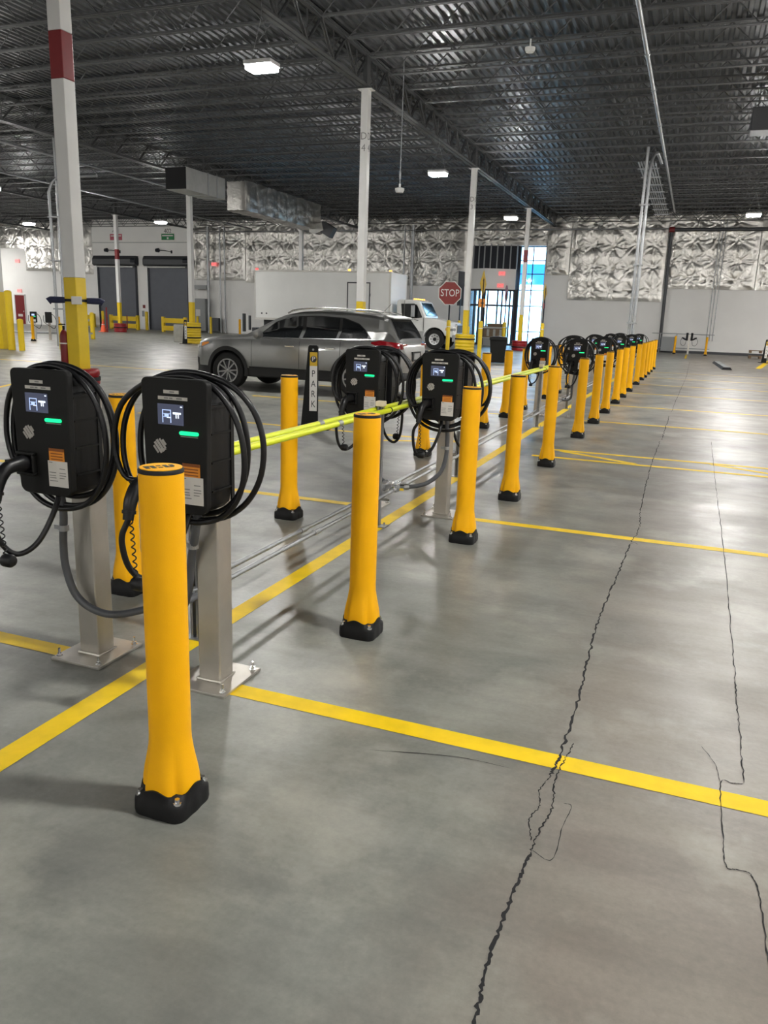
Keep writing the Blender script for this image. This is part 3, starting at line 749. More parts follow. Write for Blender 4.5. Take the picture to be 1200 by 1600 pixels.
conduit([(PX[1] - .03, 13.1, .775), (PX[1] - .06, 13.15, .5), (PX[1] - .08, 13.25, .32), (PX[1] - .18, 13.4, .26), (-1.97, 13.6, .25)], 'grey conduit under the right charger of the middle-distance pair')
# rigid conduits along the island
def pipe(name, label, cat, pts, r, m, n=12, parts=()):
    t = thing(name, label, cat, tuple(pts[0])); o = Vector(pts[0])
    MB().tube([tuple(Vector(q) - o) for q in pts], r, n).build('pipe', M[m], t, smooth=60)
    for nmq, q, d in parts:
        q = Vector(q) - o; d = Vector(d)
        MB().cyl(q - d, q + d, r * 1.35, n).build(nmq, M['galv'], t, smooth=40)
    return t
Yd = Vector((0, .035, 0))
for xx, lab in ((-2.065, 'left rigid metal conduit lying low along the charger island'), (-1.975, 'right rigid metal conduit lying low along the charger island')):
    pipe('metal_conduit', lab, 'conduit', [(xx, 2.86, .235), (xx, 30.2, .235)], .0135, 'galv', parts=[('coupling', (xx, yy, .235), Yd) for yy in (4.1, 7.4, 10.4, 13.5, 16.6, 20, 24)])
t = thing('junction_fitting', 'shiny conduit junction fittings between the second pair of posts', 'fitting', (-2.02, 5.5, .245))
for dx in (-.045, .045):
    MB().box((dx, 0, .0), (.05, .15, .055)).build('junction_box', M['galv'], t, bevel=.008)
    MB().box((dx, 0, .03), (.042, .13, .008)).build('cover', M['chrome'], t, bevel=.002)
MB().cyl((.07, -.0, 0), (.105, 0, 0), .026, 8).cyl((-.07, 0, 0), (-.1, 0, 0), .026, 8).cyl((.045, -.12, 0), (.045, -.07, 0), .022, 8).cyl((-.045, .07, 0), (-.045, .12, 0), .022, 8).build('lock_nut', M['chrome'], t)
dup(t, (-2.02, 13.75, .245), 0, 'shiny conduit junction fittings by the middle-distance charger pair')
# strut stands
def strut(y, h, label, cap=False):
    t = thing('strut_stand', label, 'stand', (-2.02, y, 0)); hh = .0206
    mb = MB().bx(-hh, hh, hh - .003, hh, .006, h).bx(-hh, -hh + .003, -hh, hh, .006, h).bx(hh - .003, hh, -hh, hh, .006, h).bx(-hh, -hh + .011, -hh, -hh + .003, .006, h).bx(hh - .011, hh, -hh, -hh + .003, .006, h)
    mb.build('channel', M['galv'], t)
    MB().bx(-.045, .075, -.045, .045, 0, .007).build('foot_plate', M['galv'], t)
    MB().cyl((.055, 0, .007), (.055, 0, .03), .007, 8).build('anchor_bolt', M['chrome'], t)
    MB().bx(-.10, .10, -hh - .012, -hh, .205, .222).build('cross_bar', M['galv'], t)
    if cap:
        MB().bx(-.032, .032, -.032, .032, h - .004, h + .034).build('end_cap', M['beige'], t, bevel=.006)
    return t
strut(2.92, .88, 'metal strut stand hidden behind the front right charger post', True)
strut(5.22, .885, 'metal strut stand with beige cap behind the second bollard', True)
strut(7.35, .45, 'short metal strut stand behind the second right post')
strut(11.64, .885, 'metal strut stand with beige cap before the middle-distance charger', True)
strut(14.6, .45, 'short metal strut stand beyond the middle-distance pair')
for dx, lab in ((-.046, 'upper fluorescent yellow tube running along the charger island'), (.046, 'lower fluorescent yellow tube running along the charger island')):
    t = thing('fluorescent_tube', lab, 'tube', (-2.02 + dx, 2.90, .852))
    MB().cyl((0, 0, 0), (0, 9.6, 0), .0185, 16).build('sleeve', M['hivis'], t, smooth=50)
    for yy in (1.42 if dx < 0 else 1.50, 3.55, 5.2, 6.9): MB().cyl((0, yy - .03, 0), (0, yy + .03, 0), .0192, 16).build('coupling', M['galv'], t, smooth=50)
    for yy in (2.38, 8.78): MB().cyl((0, yy - .006, 0), (0, yy + .006, 0), .0215, 14).box((0, yy, -.02), (.02, .012, .02)).build('cable_tie', M['blk'], t)

# ---------------------------------------------------------------- PARK delineator signs
def park_sign(x, y, rz, label):
    t = thing('parking_sign', label, 'sign', (x, y, 0), rz)
    poly = [(-.15, .02), (.085, .02), (.085, 1.06), (.07, 1.10), (.0, 1.12), (-.045, 1.12), (-.06, 1.10), (-.065, 1.04)]
    poly = [(-.155, .02), (.08, .02), (.072, 1.09), (.055, 1.115), (-.045, 1.115), (-.062, 1.09)]
    MB().prism(poly, -.025, .025).build('board', M['blkpanel'], t, bevel=.01)
    MB().bx(-.26, .26, -.16, .16, 0, .03).build('base', M['rubber'], t, bevel=.01)
    MB().lathe([(0, -.0275), (.014, -.0275), (.014, -.0255), (0, -.0255)], 14, (.008, 0, 1.055), axis='Y').build('hang_hole', M['panel'], t)
    y_ = MB().bx(-.036, .066, -.0285, -.025, .84, 1.02).build('yellow_panel', M['signyel'], t)
    MB().lathe([(0, -.0296), (.043, -.0296), (.043, -.028), (0, -.028)], 24, (.015, 0, .93), axis='Y').build('black_disc', M['ink'], y_)
    tm = MB(); add_text(tm, 'P', .085, (.015, -.030, .93), '-Y', .0004, sx=1.1); tm.build('letter', M['signwhite'], y_)
    w_ = MB().bx(-.036, .066, -.0285, -.025, .24, .84).build('white_panel', M['signwhite'], t)
    tm = MB()
    for ch, z in zip('PARK', (.735, .60, .465, .33)): add_text(tm, ch, .125, (.015, -.029, z), '-Y', .0004, sx=.78)
    tm.build('letters', M['ink'], w_)
    return t
park_sign(-4.72, 9.62, math.radians(14), 'black upright PARK sign board standing before the silver car')
park_sign(-22.45, 32.1, math.radians(20), 'black upright PARK sign board beside the yellow column guard')
park_sign(3.33, 42.9, math.radians(10), 'black upright PARK sign board at the right edge of the photo')

# ---------------------------------------------------------------- silver car
def make_car():
    t = thing('car', 'silver SUV parked sideways behind the chargers', 'car', (-9.66, 14.79, 0))
    # local: x from front bumper to tail, y across, near side = -y
    def tab(*kv): return (np.array(kv[0::2], float), np.array(kv[1::2], float))
    Wt = tab(0, .50, .04, .62, .12, .73, .30, .845, .60, .905, 1.1, .935, 2.4, .945, 3.6, .935, 4.05, .91, 4.33, .865, 4.50, .80, 4.59, .70, 4.64, .58)
    Tt = tab(0, .66, .03, .78, .10, .90, .25, .975, .6, 1.035, 1.0, 1.08, 1.30, 1.105, 1.5, 1.205, 1.9, 1.42, 2.15, 1.525, 2.45, 1.59, 2.9, 1.615, 3.5, 1.60, 4.0, 1.56, 4.20, 1.53, 4.29, 1.50, 4.44, 1.28, 4.54, 1.09, 4.60, 1.0, 4.64, .80)
    Bt = tab(0, .62, .03, .72, .10, .82, .25, .89, .6, .955, 1.0, .99, 1.3, 1.0, 2., 1.015, 3., 1.04, 3.8, 1.07, 4.30, 1.10, 4.47, 1.03, 4.60, .96, 4.64, .78)
    Rt = tab(0, .42, .1, .60, .3, .70, .7, .76, 1.1, .775, 1.35, .76, 1.6, .74, 2.0, .67, 2.4, .635, 3.0, .63, 3.8, .61, 4.20, .585, 4.32, .62, 4.46, .66, 4.60, .60, 4.64, .5)
    f = lambda tb, x: float(np.interp(x, *tb))
    FX, RX, RA, ZC = .94, 3.72, .425, .36
    def z0(x):
        z = .27 if .3 < x < 4.3 else (.22 + .05 * x / .3 if x <= .3 else .27 + .12 * (x - 4.3) / .44)
        for c in (FX, RX):
            if abs(x - c) < RA: z = max(z, ZC + math.sqrt(RA * RA - (x - c) ** 2))
        return z
    def section(x):
        W, T, B, R_, b = f(Wt, x), f(Tt, x), f(Bt, x), f(Rt, x), z0(x)
        dz = max(T - B, .03); m1 = max(.62, b + .05); m2 = max(B - .13, m1 + .02); B2 = max(B, m2 + .02)
        return [(W * .55, b), (W - .035, b), (W - .01, b + .03), (W - .012, max(.44, b + .04)), (W, max(.47, b + .045)), (W, m1), (W - .008, m2), (W - .045, B2),
                (W * .1 + (W - .045) * .0 + (R_ + .035) * .9, B2 + dz * .35) if dz > .25 else (R_ + .05, B2 + dz * .35), (R_ + .03, B2 + dz * .80), (R_ - .03, B2 + dz * .95), (R_ * .6, B2 + dz * .99), (0, B2 + dz)]
    def side_y(x, z):
        s = section(x)[2:11]; return float(np.interp(z, [q[1] for q in s], [q[0] for q in s]))
    xs = sorted(set([0, .015, .04, .08] + list(np.linspace(.12, 4.54, 110)) + [4.57, 4.60, 4.62, 4.64] + [c + s * RA * k for c in (FX, RX) for s in (-1, 1) for k in (1, .997, .98, .94, .88)]))
    mb = MB(); vs = []; k = None
    for x in xs:
        s = section(x); ring = [(-y, z) for y, z in s[::-1]][:-1] if False else None
        pts = [(y, z) for y, z in s]; full = [(-y, z) for y, z in pts] + [(y, z) for y, z in pts[::-1][1:]]
        k = len(full); vs += [(x, y, z) for y, z in full]
    fs = []; ms = []
    for i in range(len(xs) - 1):
        for j in range(k):
            jj = (j + 1) % k; fs.append((i * k + j, i * k + jj, (i + 1) * k + jj, (i + 1) * k + j))
            h = j if j < 12 else (k - 2 - j if j < k - 1 else -1)
            ms.append(1 if (h <= 2) else 0)
    fs.append(tuple(range(k - 1, -1, -1))); ms.append(1); fs.append(tuple((len(xs) - 1) * k + j for j in range(k))); ms.append(0)
    mb.v = vs; mb.f = fs; mb.m = ms
    body = mb.build('body', [M['carpaint'], M['clad']], t, smooth=32)
    def panel(name, lo, hi, m, par, off=.006, nx=30, nz=8, sides=(-1, 1), x0=None, x1=None):
        x0 = lo[0][0] if x0 is None else x0; x1 = lo[-1][0] if x1 is None else x1
        for sd in sides:
            mb = MB(); vs = []
            for i in range(nx):
                x = x0 + (x1 - x0) * i / (nx - 1)
                a = float(np.interp(x, [q[0] for q in lo], [q[1] for q in lo])); b = float(np.interp(x, [q[0] for q in hi], [q[1] for q in hi]))
                for j in range(nz):
                    z = a + (b - a) * j / (nz - 1); vs.append((x, sd * (side_y(x, z) + off), z))
            fs = [(i * nz + j, (i + 1) * nz + j, (i + 1) * nz + j + 1, i * nz + j + 1) for i in range(nx - 1) for j in range(nz - 1)]
            mb.add(vs, fs); mb.add([(x, y - sd * (off + .004), z) for x, y, z in vs], [q[::-1] for q in fs])
            o = mb.build(name, M[m], par, smooth=40)
    lo = [(1.56, 1.045), (2.6, 1.055), (3.6, 1.08), (4.02, 1.10)]; hi = [(1.56, 1.06), (1.95, 1.36), (2.3, 1.475), (2.9, 1.50), (3.4, 1.475), (3.7, 1.38), (4.02, 1.115)]
    panel('window_surround', lo, hi, 'clad', t, .003, 40)
    lo2 = [(x, z + .015) for x, z in lo]; hi2 = [(x, z - .018) for x, z in hi]
    for a, b in ((1.66, 2.52), (2.60, 3.30), (3.36, 3.93)): panel('side_window', lo2, hi2, 'glass', t, .007, 24, x0=a, x1=b)
    panel('window_trim', [(1.56, 1.033), (4.02, 1.088)], [(1.56, 1.043), (4.02, 1.098)], 'chrome', t, .009, 30, 2)
    # windshield and tailgate glass follow the roof line
    def top_panel(name, xa, xb, wy, m, off, nx=14, ny=13):
        mb = MB(); vs = []
        for i in range(nx):
            x = xa + (xb - xa) * i / (nx - 1); s = section(x); ys = [q[0] for q in s[7:]][::-1]; zs = [q[1] for q in s[7:]][::-1]
            nrm = Vector((-(f(Tt, x + .01) - f(Tt, x - .01)), 0, .02)).normalized()
            for j in range(ny):
                yy = (-1 + 2 * j / (ny - 1)) * (wy[0] + (wy[1] - wy[0]) * i / (nx - 1)); z = float(np.interp(abs(yy), ys, zs))
                vs.append((x + nrm.x * off, yy, z + nrm.z * off))
        fs = [(i * ny + j, (i + 1) * ny + j, (i + 1) * ny + j + 1, i * ny + j + 1) for i in range(nx - 1) for j in range(ny - 1)]
        mb.add(vs, fs); mb.build(name, M[m], t, smooth=50)
    top_panel('windshield', 1.38, 2.12, (.72, .60), 'glass', .006)
    top_panel('rear_window', 4.285, 4.52, (.56, .67), 'glass', .010)
    # seams
    def seam(x, za, zb, lean=0):
        mb = MB()
        for sd in (-1, 1):
            P = []
            for i in range(12):
                z = za + (zb - za) * i / 11; P.append((x + lean * i / 11, sd * (side_y(x + lean * i / 11, z) + .0005), z))
            mb.tube(P, .004, 4)
        mb.build('door_seam', M['dark'], t)
    seam(1.50, .45, 1.02); seam(2.56, .45, 1.04); seam(3.42, .62, 1.07)
    panel('door_molding', [(1.45, .44), (3.25, .44)], [(1.45, .475), (3.25, .475)], 'clad', t, .008, 20, 2)
    for xh in (2.36, 3.22):
        for sd in (-1, 1):
            y = sd * (side_y(xh, .90) + .012)
            MB().box((xh, y, .90), (.20, .024, .032)).build('door_handle', M['chrome'], t, bevel=.008)
    # wheel arch trims
    for c in (FX, RX):
        for sd in (-1, 1):
            mb = MB(); vs = []; n = 30
            for i in range(n):
                a = math.radians(-12 + 204 * i / (n - 1))
                for rr in (RA - .012, RA + .065):
                    x = c + rr * math.cos(a); z = max(.27, ZC + rr * math.sin(a)); xx = min(max(x, .02), 4.72)
                    yv = f(Wt, xx) - .0 ; vs.append((x, sd * (yv + .010), z))
            fs = [(2 * i, 2 * i + 1, 2 * i + 3, 2 * i + 2) for i in range(n - 1)]
            mb.add(vs, fs); mb.add([(x, y - sd * .05, z) for x, y, z in vs], [q[::-1] for q in fs])
            mb.add([vs[2 * i] for i in range(n)] + [(vs[2 * i][0], vs[2 * i][1] - sd * .2, vs[2 * i][2]) for i in range(n)], [(i, i + 1, n + i + 1, n + i) for i in range(n - 1)])
            mb.build('wheel_arch_trim', M['clad'], t, smooth=40)
    for c in (FX, RX): MB().bx(c - RA + .01, c + RA - .01, -.70, .70, .30, .74).build('wheel_well', M['dark'], t)
    # wheels
    for c in (FX, RX):
        for sd in (-1, 1):
            wy = sd * .80; wl = bpy.data.objects.new('wheel', None)
            COL.objects.link(wl); wl.parent = t; wl.location = (c, wy, .365); wl.rotation_euler = (0, .2, 0 if sd < 0 else PI)
            r = .365
            MB().lathe([(.225, -.10), (.25, -.115), (.33, -.118), (.355, -.10), (r, -.07), (r, .07), (.355, .10), (.25, .115), (.225, .1)], 40, axis='Y', closed=True).build('tyre', M['tire'], wl, smooth=40)
            MB().lathe([(.0, -.02), (.10, -.02), (.20, -.03), (.228, -.10), (.238, -.112), (.238, .09), (.20, .09), (0, .05)], 40, axis='Y').build('rim_barrel', M['hood'], wl, smooth=40)
            mb = MB().lathe([(0, -.115), (.028, -.115), (.04, -.11), (.05, -.08), (0, -.08)], 20, axis='Y')
            mb.lathe([(.212, -.118), (.24, -.118), (.24, -.095), (.212, -.095)], 40, axis='Y', closed=True)
            for q in range(5):
                for s in (-1, 1):
                    a = q * 2 * PI / 5 + s * .20; b = q * 2 * PI / 5 + s * .27
                    p0_ = Vector((math.cos(a) * .035, 0, math.sin(a) * .035)); p1_ = Vector((math.cos(b) * .218, 0, math.sin(b) * .218)); dd = (p1_ - p0_).normalized(); nn = Vector((-dd.z, 0, dd.x)) * .0145
                    mb.prism([((p0_ + nn).x, (p0_ + nn).z), ((p0_ - nn).x, (p0_ - nn).z), ((p1_ - nn).x, (p1_ - nn).z), ((p1_ + nn).x, (p1_ + nn).z)], -.112, -.085)
            mb.build('alloy_spokes', M['alloy'], wl, smooth=30)
    # lamps
    panel('headlight', [(.06, .76), (.30, .80), (.56, .90)], [(.06, .83), (.30, .905), (.56, .935)], 'lamp', t, .008, 16, 5)
    panel('turn_lamp', [(.28, .815), (.47, .885)], [(.28, .89), (.47, .918)], 'amber', t, .012, 8, 4)
    for sd in (-1, 1):
        for xl, zl in ((.14, .815), (.23, .845)): MB().lathe([(0, -.012), (.030, -.012), (.036, .012), (0, .012)], 14, (xl, sd * (side_y(xl, zl) + .006), zl), axis='Y').build('head_lens', M['chrome'], t, smooth=40)
    panel('fog_lamp_recess', [(.05, .44), (.20, .44)], [(.05, .62), (.20, .58)], 'clad', t, .006, 8, 4)
    panel('tail_lamp', [(4.04, 1.02), (4.2, .97), (4.55, .92)], [(4.04, 1.05), (4.2, 1.085), (4.55, 1.05)], 'tail', t, .010, 22, 6)
    MB().bx(4.54, 4.60, -.70, -.42, .93, 1.03).bx(4.54, 4.60, .42, .70, .93, 1.03).build('tailgate_lamp', M['tail'], t, bevel=.01)
    MB().bx(4.61, 4.655, -.24, .24, .70, .88).build('plate_recess', M['clad'], t)
    MB().bx(4.655, 4.66, -.16, .16, .735, .85).build('license_plate', M['panel'], t)
    MB().bx(4.30, 4.66, -.74, .74, .36, .50).build('rear_bumper_trim', M['clad'], t, bevel=.04)
    MB().bx(.02, .3, -.62, .62, .20, .34).build('front_lip', M['clad'], t, bevel=.03)
    MB().bx(-.02, .1, -.42, .42, .64, .80).build('grille', M['clad'], t, bevel=.03)
    MB().prism([(4.12, 1.50), (4.36, 1.48), (4.36, 1.505), (4.16, 1.55)], -.57, .57).build('spoiler', M['carpaint'], t, bevel=.012)
    for sd in (-1, 1):
        P = spline([(2.15, sd * .60, 1.53), (2.35, sd * .60, 1.60), (3.0, sd * .60, 1.645), (3.8, sd * .58, 1.615), (4.1, sd * .575, 1.57)], 6)
        MB().tube(P, .016, 8).build('roof_rail', M['chrome'], t, smooth=50)
        mr = MB().lathe([(0, -.11), (.06, -.10), (.085, -.04), (.085, .04), (.06, .10), (0, .11)], 16, (1.72, sd * 1.04, 1.10), axis='Y').build('mirror', M['carpaint'], t, smooth=50)
        MB().cyl((1.74, sd * .92, 1.07), (1.73, sd * 1.0, 1.08), .02, 8).build('mirror_stalk', M['clad'], mr)
    MB().tube([(3.92, -.1, 1.56), (4.12, -.1, 1.76)], .004, 6).build('antenna', M['blk'], t)
    MB().tube([(.7, .2, .27), (4.1, .2, .27)], .03, 6).build('exhaust', M['clad'], t)
    return t
make_car()

# ---------------------------------------------------------------- white box truck
def make_truck():
    t = thing('box_truck', 'white box truck parked behind the silver SUV', 'truck', (-23.3, 40.0, 0))
    # local x: tail 0 -> nose 12, near side y=0, far side y=2.5
    bx_ = MB().bx(0, 8.15, 0, 2.5, 1.22, 3.86).build('cargo_box', M['boxw'], t, bevel=.03)
    MB().bx(-.01, .06, -.015, 2.515, 1.2, 3.88).bx(8.08, 8.17, -.02, .06, 1.2, 3.88).bx(8.08, 8.17, 2.44, 2.52, 1.2, 3.88).bx(0, 8.17, -.015, .05, 3.80, 3.885).bx(0, 8.17, -.012, .02, 1.2, 1.32).build('edge_rails', M['sticker'], t, bevel=.01)
    fr = MB().bx(5.66, 5.72, -.012, .02, 1.3, 3.32).bx(6.94, 7.0, -.012, .02, 1.3, 3.32).bx(5.66, 7.0, -.012, .02, 3.26, 3.32)
    fr.build('side_door_frame', M['hood'], t); MB().bx(5.74, 6.92, -.004, .02, 1.3, 3.24).build('side_door', M['boxw'], t)
    MB().bx(6.96, 7.02, -.03, 0, 2.6, 2.75).bx(6.96, 7.02, -.03, 0, 1.7, 1.85).build('door_hinge', M['hood'], t)
    for x, z, m in ((.12, 3.93, 'redon'), (5.75, 3.93, 'amberon'), (8.1, 3.90, 'amberon')): MB().box((x, .05, z), (.13, .06, .09)).build('marker_lamp', M[m], t)
    MB().bx(.15, 9.0, .75, 1.75, .75, 1.2).build('chassis', M['hood'], t)
    MB().bx(-.25, 0, .1, 2.4, .55, .75).bx(-.9, -.82, .15, .4, .5, 1.5).bx(-.5, -.42, .15, .3, .6, 1.4).build('lift_gate', M['hood'], t)
    MB().lathe([(0, -.01), (.05, -.01), (.05, .02), (0, .02)], 12, (.45, -.0, 1.55), axis='Y').lathe([(0, -.01), (.05, -.01), (.05, .02), (0, .02)], 12, (.75, -.0, 1.55), axis='Y').build('vent_cap', M['hood'], t)
    # cab: side profile, then bonnet
    cabp = [(8.45, .95), (8.45, 2.40), (8.55, 2.50), (9.55, 2.50), (9.72, 2.44), (10.12, 1.62), (10.12, .85), (9.2, .85)]
    MB().prism(cabp, .18, 2.32).build('cab', M['truckw'], t, bevel=.07)
    hood = [(10.05, .9), (10.05, 1.62), (10.45, 1.58), (11.35, 1.40), (11.62, 1.18), (11.68, .72), (11.62, .60), (10.98, .60), (10.98, .85)]
    # bonnet side with a wheel arch
    arch = [(10.62 + .60 * math.cos(a), .52 + .60 * math.sin(a)) for a in np.linspace(math.radians(20), math.radians(170), 12)]
    hood = [(11.68, .62), (11.68, .80), (11.62, 1.18), (11.35, 1.40), (10.45, 1.58), (10.03, 1.62), (10.03, .9)] + arch[::-1]
    MB().prism(hood, .14, 2.36).build('bonnet', M['truckw'], t, bevel=.05)
    MB().bx(10.05, 11.3, .5, 2.0, .55, 1.3).build('engine_bay', M['dark'], t)
    for yy, s in ((.165, 1), (2.335, -1)):
        MB().prism([(8.78, 1.62), (8.72, 2.28), (9.45, 2.30), (9.62, 2.20), (9.92, 1.60), (9.5, 1.55), (9.1, 1.55)], yy - .012, yy + .03).build('side_window', M['glass'], t, bevel=.01)
        mr = MB().bx(9.38, 9.58, yy - s * .30 - .05, yy - s * .30 + .05, 1.62, 2.22).build('mirror', M['galv'], t, bevel=.03)
        MB().tube([(9.6, yy, 2.25), (9.5, yy - s * .28, 2.25), (9.48, yy - s * .28, 1.5), (9.7, yy, 1.45)], .015, 6).build('mirror_arm', M['blk'], mr)
    wsx = MB().add([(9.745, .36, 2.34), (9.745, 2.14, 2.34), (10.10, 2.2, 1.70), (10.10, .30, 1.70)], [(0, 1, 2, 3)]).add([(9.735, .36, 2.34), (9.735, 2.14, 2.34), (10.09, 2.2, 1.70), (10.09, .30, 1.70)], [(3, 2, 1, 0)])
    o = wsx.build('windshield', M['glass'], t); o.location = (.02, 0, .012)
    MB().bx(8.9, 8.92, .15, .19, 1.0, 2.45).bx(9.98, 10.0, .15, .19, .95, 1.6).build('door_seam', M['greyink'], t)
    MB().bx(9.0, 9.16, .15, .19, 1.42, 1.48).build('door_handle', M['blk'], t)
    for i in range(5): MB().box((9.35 + .0 * i, .55 + .35 * i, 2.53), (.14, .10, .08)).build('roof_marker', M['amberon'], t, bevel=.01)
    MB().bx(11.60, 11.80, .10, 2.40, .42, .78).build('bumper', M['galv'], t, bevel=.04)
    MB().bx(11.58, 11.70, .62, 1.88, .82, 1.32).build('grille', M['chrome'], t, bevel=.03)
    MB().bx(11.585, 11.715, .68, 1.82, .88, 1.26).build('grille_mesh', M['hood'], t)
    for a in (.15, 1.96):
        MB().bx(11.30, 11.66, a - .02, a + .41, .94, 1.12).build('headlight', M['lamp'], t, bevel=.05)
        MB().bx(11.22, 11.32, a - .025, a + .415, .98, 1.12).build('turn_lamp', M['amber'], t, bevel=.02)
    MB().bx(8.5, 9.5, .12, .6, .42, .80).build('fuel_tank_step', M['galv'], t, bevel=.04)
    def whl(x, y, s):
        wl = bpy.data.objects.new('wheel', None); COL.objects.link(wl); wl.parent = t; wl.location = (x, y, .52); wl.rotation_euler = (0, 0, 0 if s > 0 else PI)
        MB().lathe([(.29, -.13), (.34, -.14), (.48, -.14), (.52, -.10), (.52, .10), (.48, .14), (.29, .14)], 32, axis='Y', closed=True).build('tyre', M['tire'], wl, smooth=40)
        MB().lathe([(0, -.02), (.12, -.02), (.20, -.06), (.27, -.12), (.295, -.13), (.295, .1), (0, .1)], 32, axis='Y').build('rim', M['lightbody'], wl, smooth=40)
        mb = MB().lathe([(0, -.12), (.07, -.12), (.085, -.09), (.09, -.02), (0, -.02)], 18, axis='Y')
        for q in range(8):
            a = q * PI / 4; mb.lathe([(0, -.085), (.028, -.085), (.028, -.05), (0, -.05)], 10, (.20 * math.cos(a), 0, .20 * math.sin(a)), axis='Y')
        mb.build('hub_and_holes', M['dark'], wl)
    whl(10.62, .30, 1); whl(10.62, 2.2, -1); whl(2.6, .35, 1); whl(2.6, 2.15, -1)
make_truck()

exec_bg = True
# ---------------------------------------------------------------- far wall details
def dock(x0, x1, z1, sgn, sm, num, lab, dn):
    t = struct(bpy.data.objects.new('door_%d' % dn, None)); COL.objects.link(t); t.location = ((x0 + x1) / 2, YW - .20, 0)
    w2 = (x1 - x0) / 2
    cur = MB()
    for i in range(46):
        z = i * z1 / 46; cur.bx(-w2, w2, .0, .03, z, z + z1 / 46 - .012); cur.bx(-w2, w2, .01, .03, z, z + z1 / 46)
    cur.build('slat_curtain', M['rolldoor'], t)
    MB().bx(-w2 - .16, -w2, -.05, .12, 0, z1 + .1).bx(w2, w2 + .16, -.05, .12, 0, z1 + .1).build('guide_rails', M['frame'], t)
    pr = [(-.42, z1 + .05), (-.42, z1 + .45), (-.25, z1 + .72), (.14, z1 + .72), (.14, z1 + .0), (-.25, z1 - .05)]
    MB().prism(pr, -w2 - .32, w2 + .30, axis='X').build('hood', M['hood'], t, bevel=.04)
    MB().bx(-w2, w2, -.30, -.02, z1 - .16, z1 - .06).build('bottom_bar', M['ducts'], t)
    MB().lathe([(0, -.25), (.30, -.25), (.30, .2), (0, .2)], 20, (w2 + .12, -.15, z1 + .33), axis='X').build('drive_housing', M['frame'], t, smooth=40)
    s = thing('dock_sign', lab, 'sign', ((x0 + x1) / 2 + .05, YW - .205, 6.82))
    MB().bx(-.58, .58, 0, .02, 0, .46).build('plate', M[sm], s)
    MB().bx(-.5, .5, -.004, 0, .27, .36).bx(-.08, .08, -.004, 0, .06, .2).build('print', M['signwhite'], s)
    tm = MB(); add_text(tm, num, .46, ((x0 + x1) / 2 + .05, YW - .19, 7.46), '-Y', .004)
    tag(tm.build('dock_number', M['greyink']), 'painted number %s above the %s roll-up door' % (num, 'left' if num == '401' else 'right'), 'number')
    l = thing('dock_lamp', 'small black arm lamp above the %s roll-up door' % ('left' if num == '401' else 'right'), 'lamp', ((x0 + x1) / 2 - .1, YW - .16, 5.95))
    MB().bx(.35, .5, -.0, .06, -.12, .1).tube([(.42, 0, 0), (-.1, -.25, .08), (-.5, -.35, .08)], .025, 6).build('arm', M['frame'], l)
    MB().lathe([(0, -.14), (.13, -.12), (.16, .12), (0, .14)], 14, (-.62, -.36, .08), axis='X').build('head', M['frame'], l)
struct(MB().bx(-46.1, -36.65, YW - .15, YW - .002, 0, 7.8).build('trim_1', M['wall']))
struct(MB().bx(-46.1, -36.65, YW - .16, YW - .149, 6.62, 6.66).build('trim_2', M['panel']))
dock(-45.5, -41.95, 4.9, 1, 'pinksign', '401', 'red sign above the left roll-up door', 1)
dock(-40.6, -37.05, 4.9, 1, 'signgreen', '402', 'green sign above the right roll-up door', 2)
# red personnel door
d3 = struct(bpy.data.objects.new('door_3', None)); COL.objects.link(d3); d3.location = (-54.2, YW - .06, 0)
MB().bx(-.52, .52, 0, .06, 0, 2.38).build('leaf', M['redd'], d3); MB().bx(-.6, -.52, -.02, .06, 0, 2.45).bx(.52, .6, -.02, .06, 0, 2.45).bx(-.6, .6, -.02, .06, 2.38, 2.46).build('frame', M['white'], d3)
MB().bx(-.28, .22, -.006, 0, .62, .82).build('notice', M['sticker'], d3); MB().bx(.36, .46, -.05, 0, 1.0, 1.1).build('handle', M['chrome'], d3)
def exit_sign(x, z, label, y=YW - .05, ceil=False):
    t = thing('exit_sign', label, 'sign', (x, y, z))
    MB().bx(-.22, .22, -.05, .04, -.14, .14).build('case', M['exitw'], t, bevel=.01)
    tm = MB(); add_text(tm, 'EXIT', .20, (0, -.053, 0), '-Y', .003); tm.build('letters', M['exit'], t)
exit_sign(-54.14, 5.17, 'lit red exit sign, upper one over the red door'); exit_sign(-54.15, 2.75, 'lit red exit sign just above the red door')
exit_sign(-34.55, 5.05, 'lit red exit sign right of the roll-up doors', YW - .35)
# glazed bay: opening from x=-14.75 to -9.6, framing, panes
w1 = struct(bpy.data.objects.new('window_1', None)); COL.objects.link(w1); w1.location = (0, YW + .12, 0)
fm = MB(); x0, x1, zt = -11.25, -9.6, 6.40
for xx in (x0, -10.42, x1): fm.bx(xx - .03, xx + .03, -.05, .05, 0, zt)
for z in (.03, .95, 2.6, 3.62, 4.65, 5.5, zt - .03): fm.bx(x0, x1, -.045, .045, z - .03, z + .03)
fm.bx(-11.50, -11.22, -.10, .10, 0, zt)
fm.build('window_frame', M['frame'], w1); MB().bx(x0, x1, -.006, .006, .03, zt).build('window_glass', M['pane'], w1)
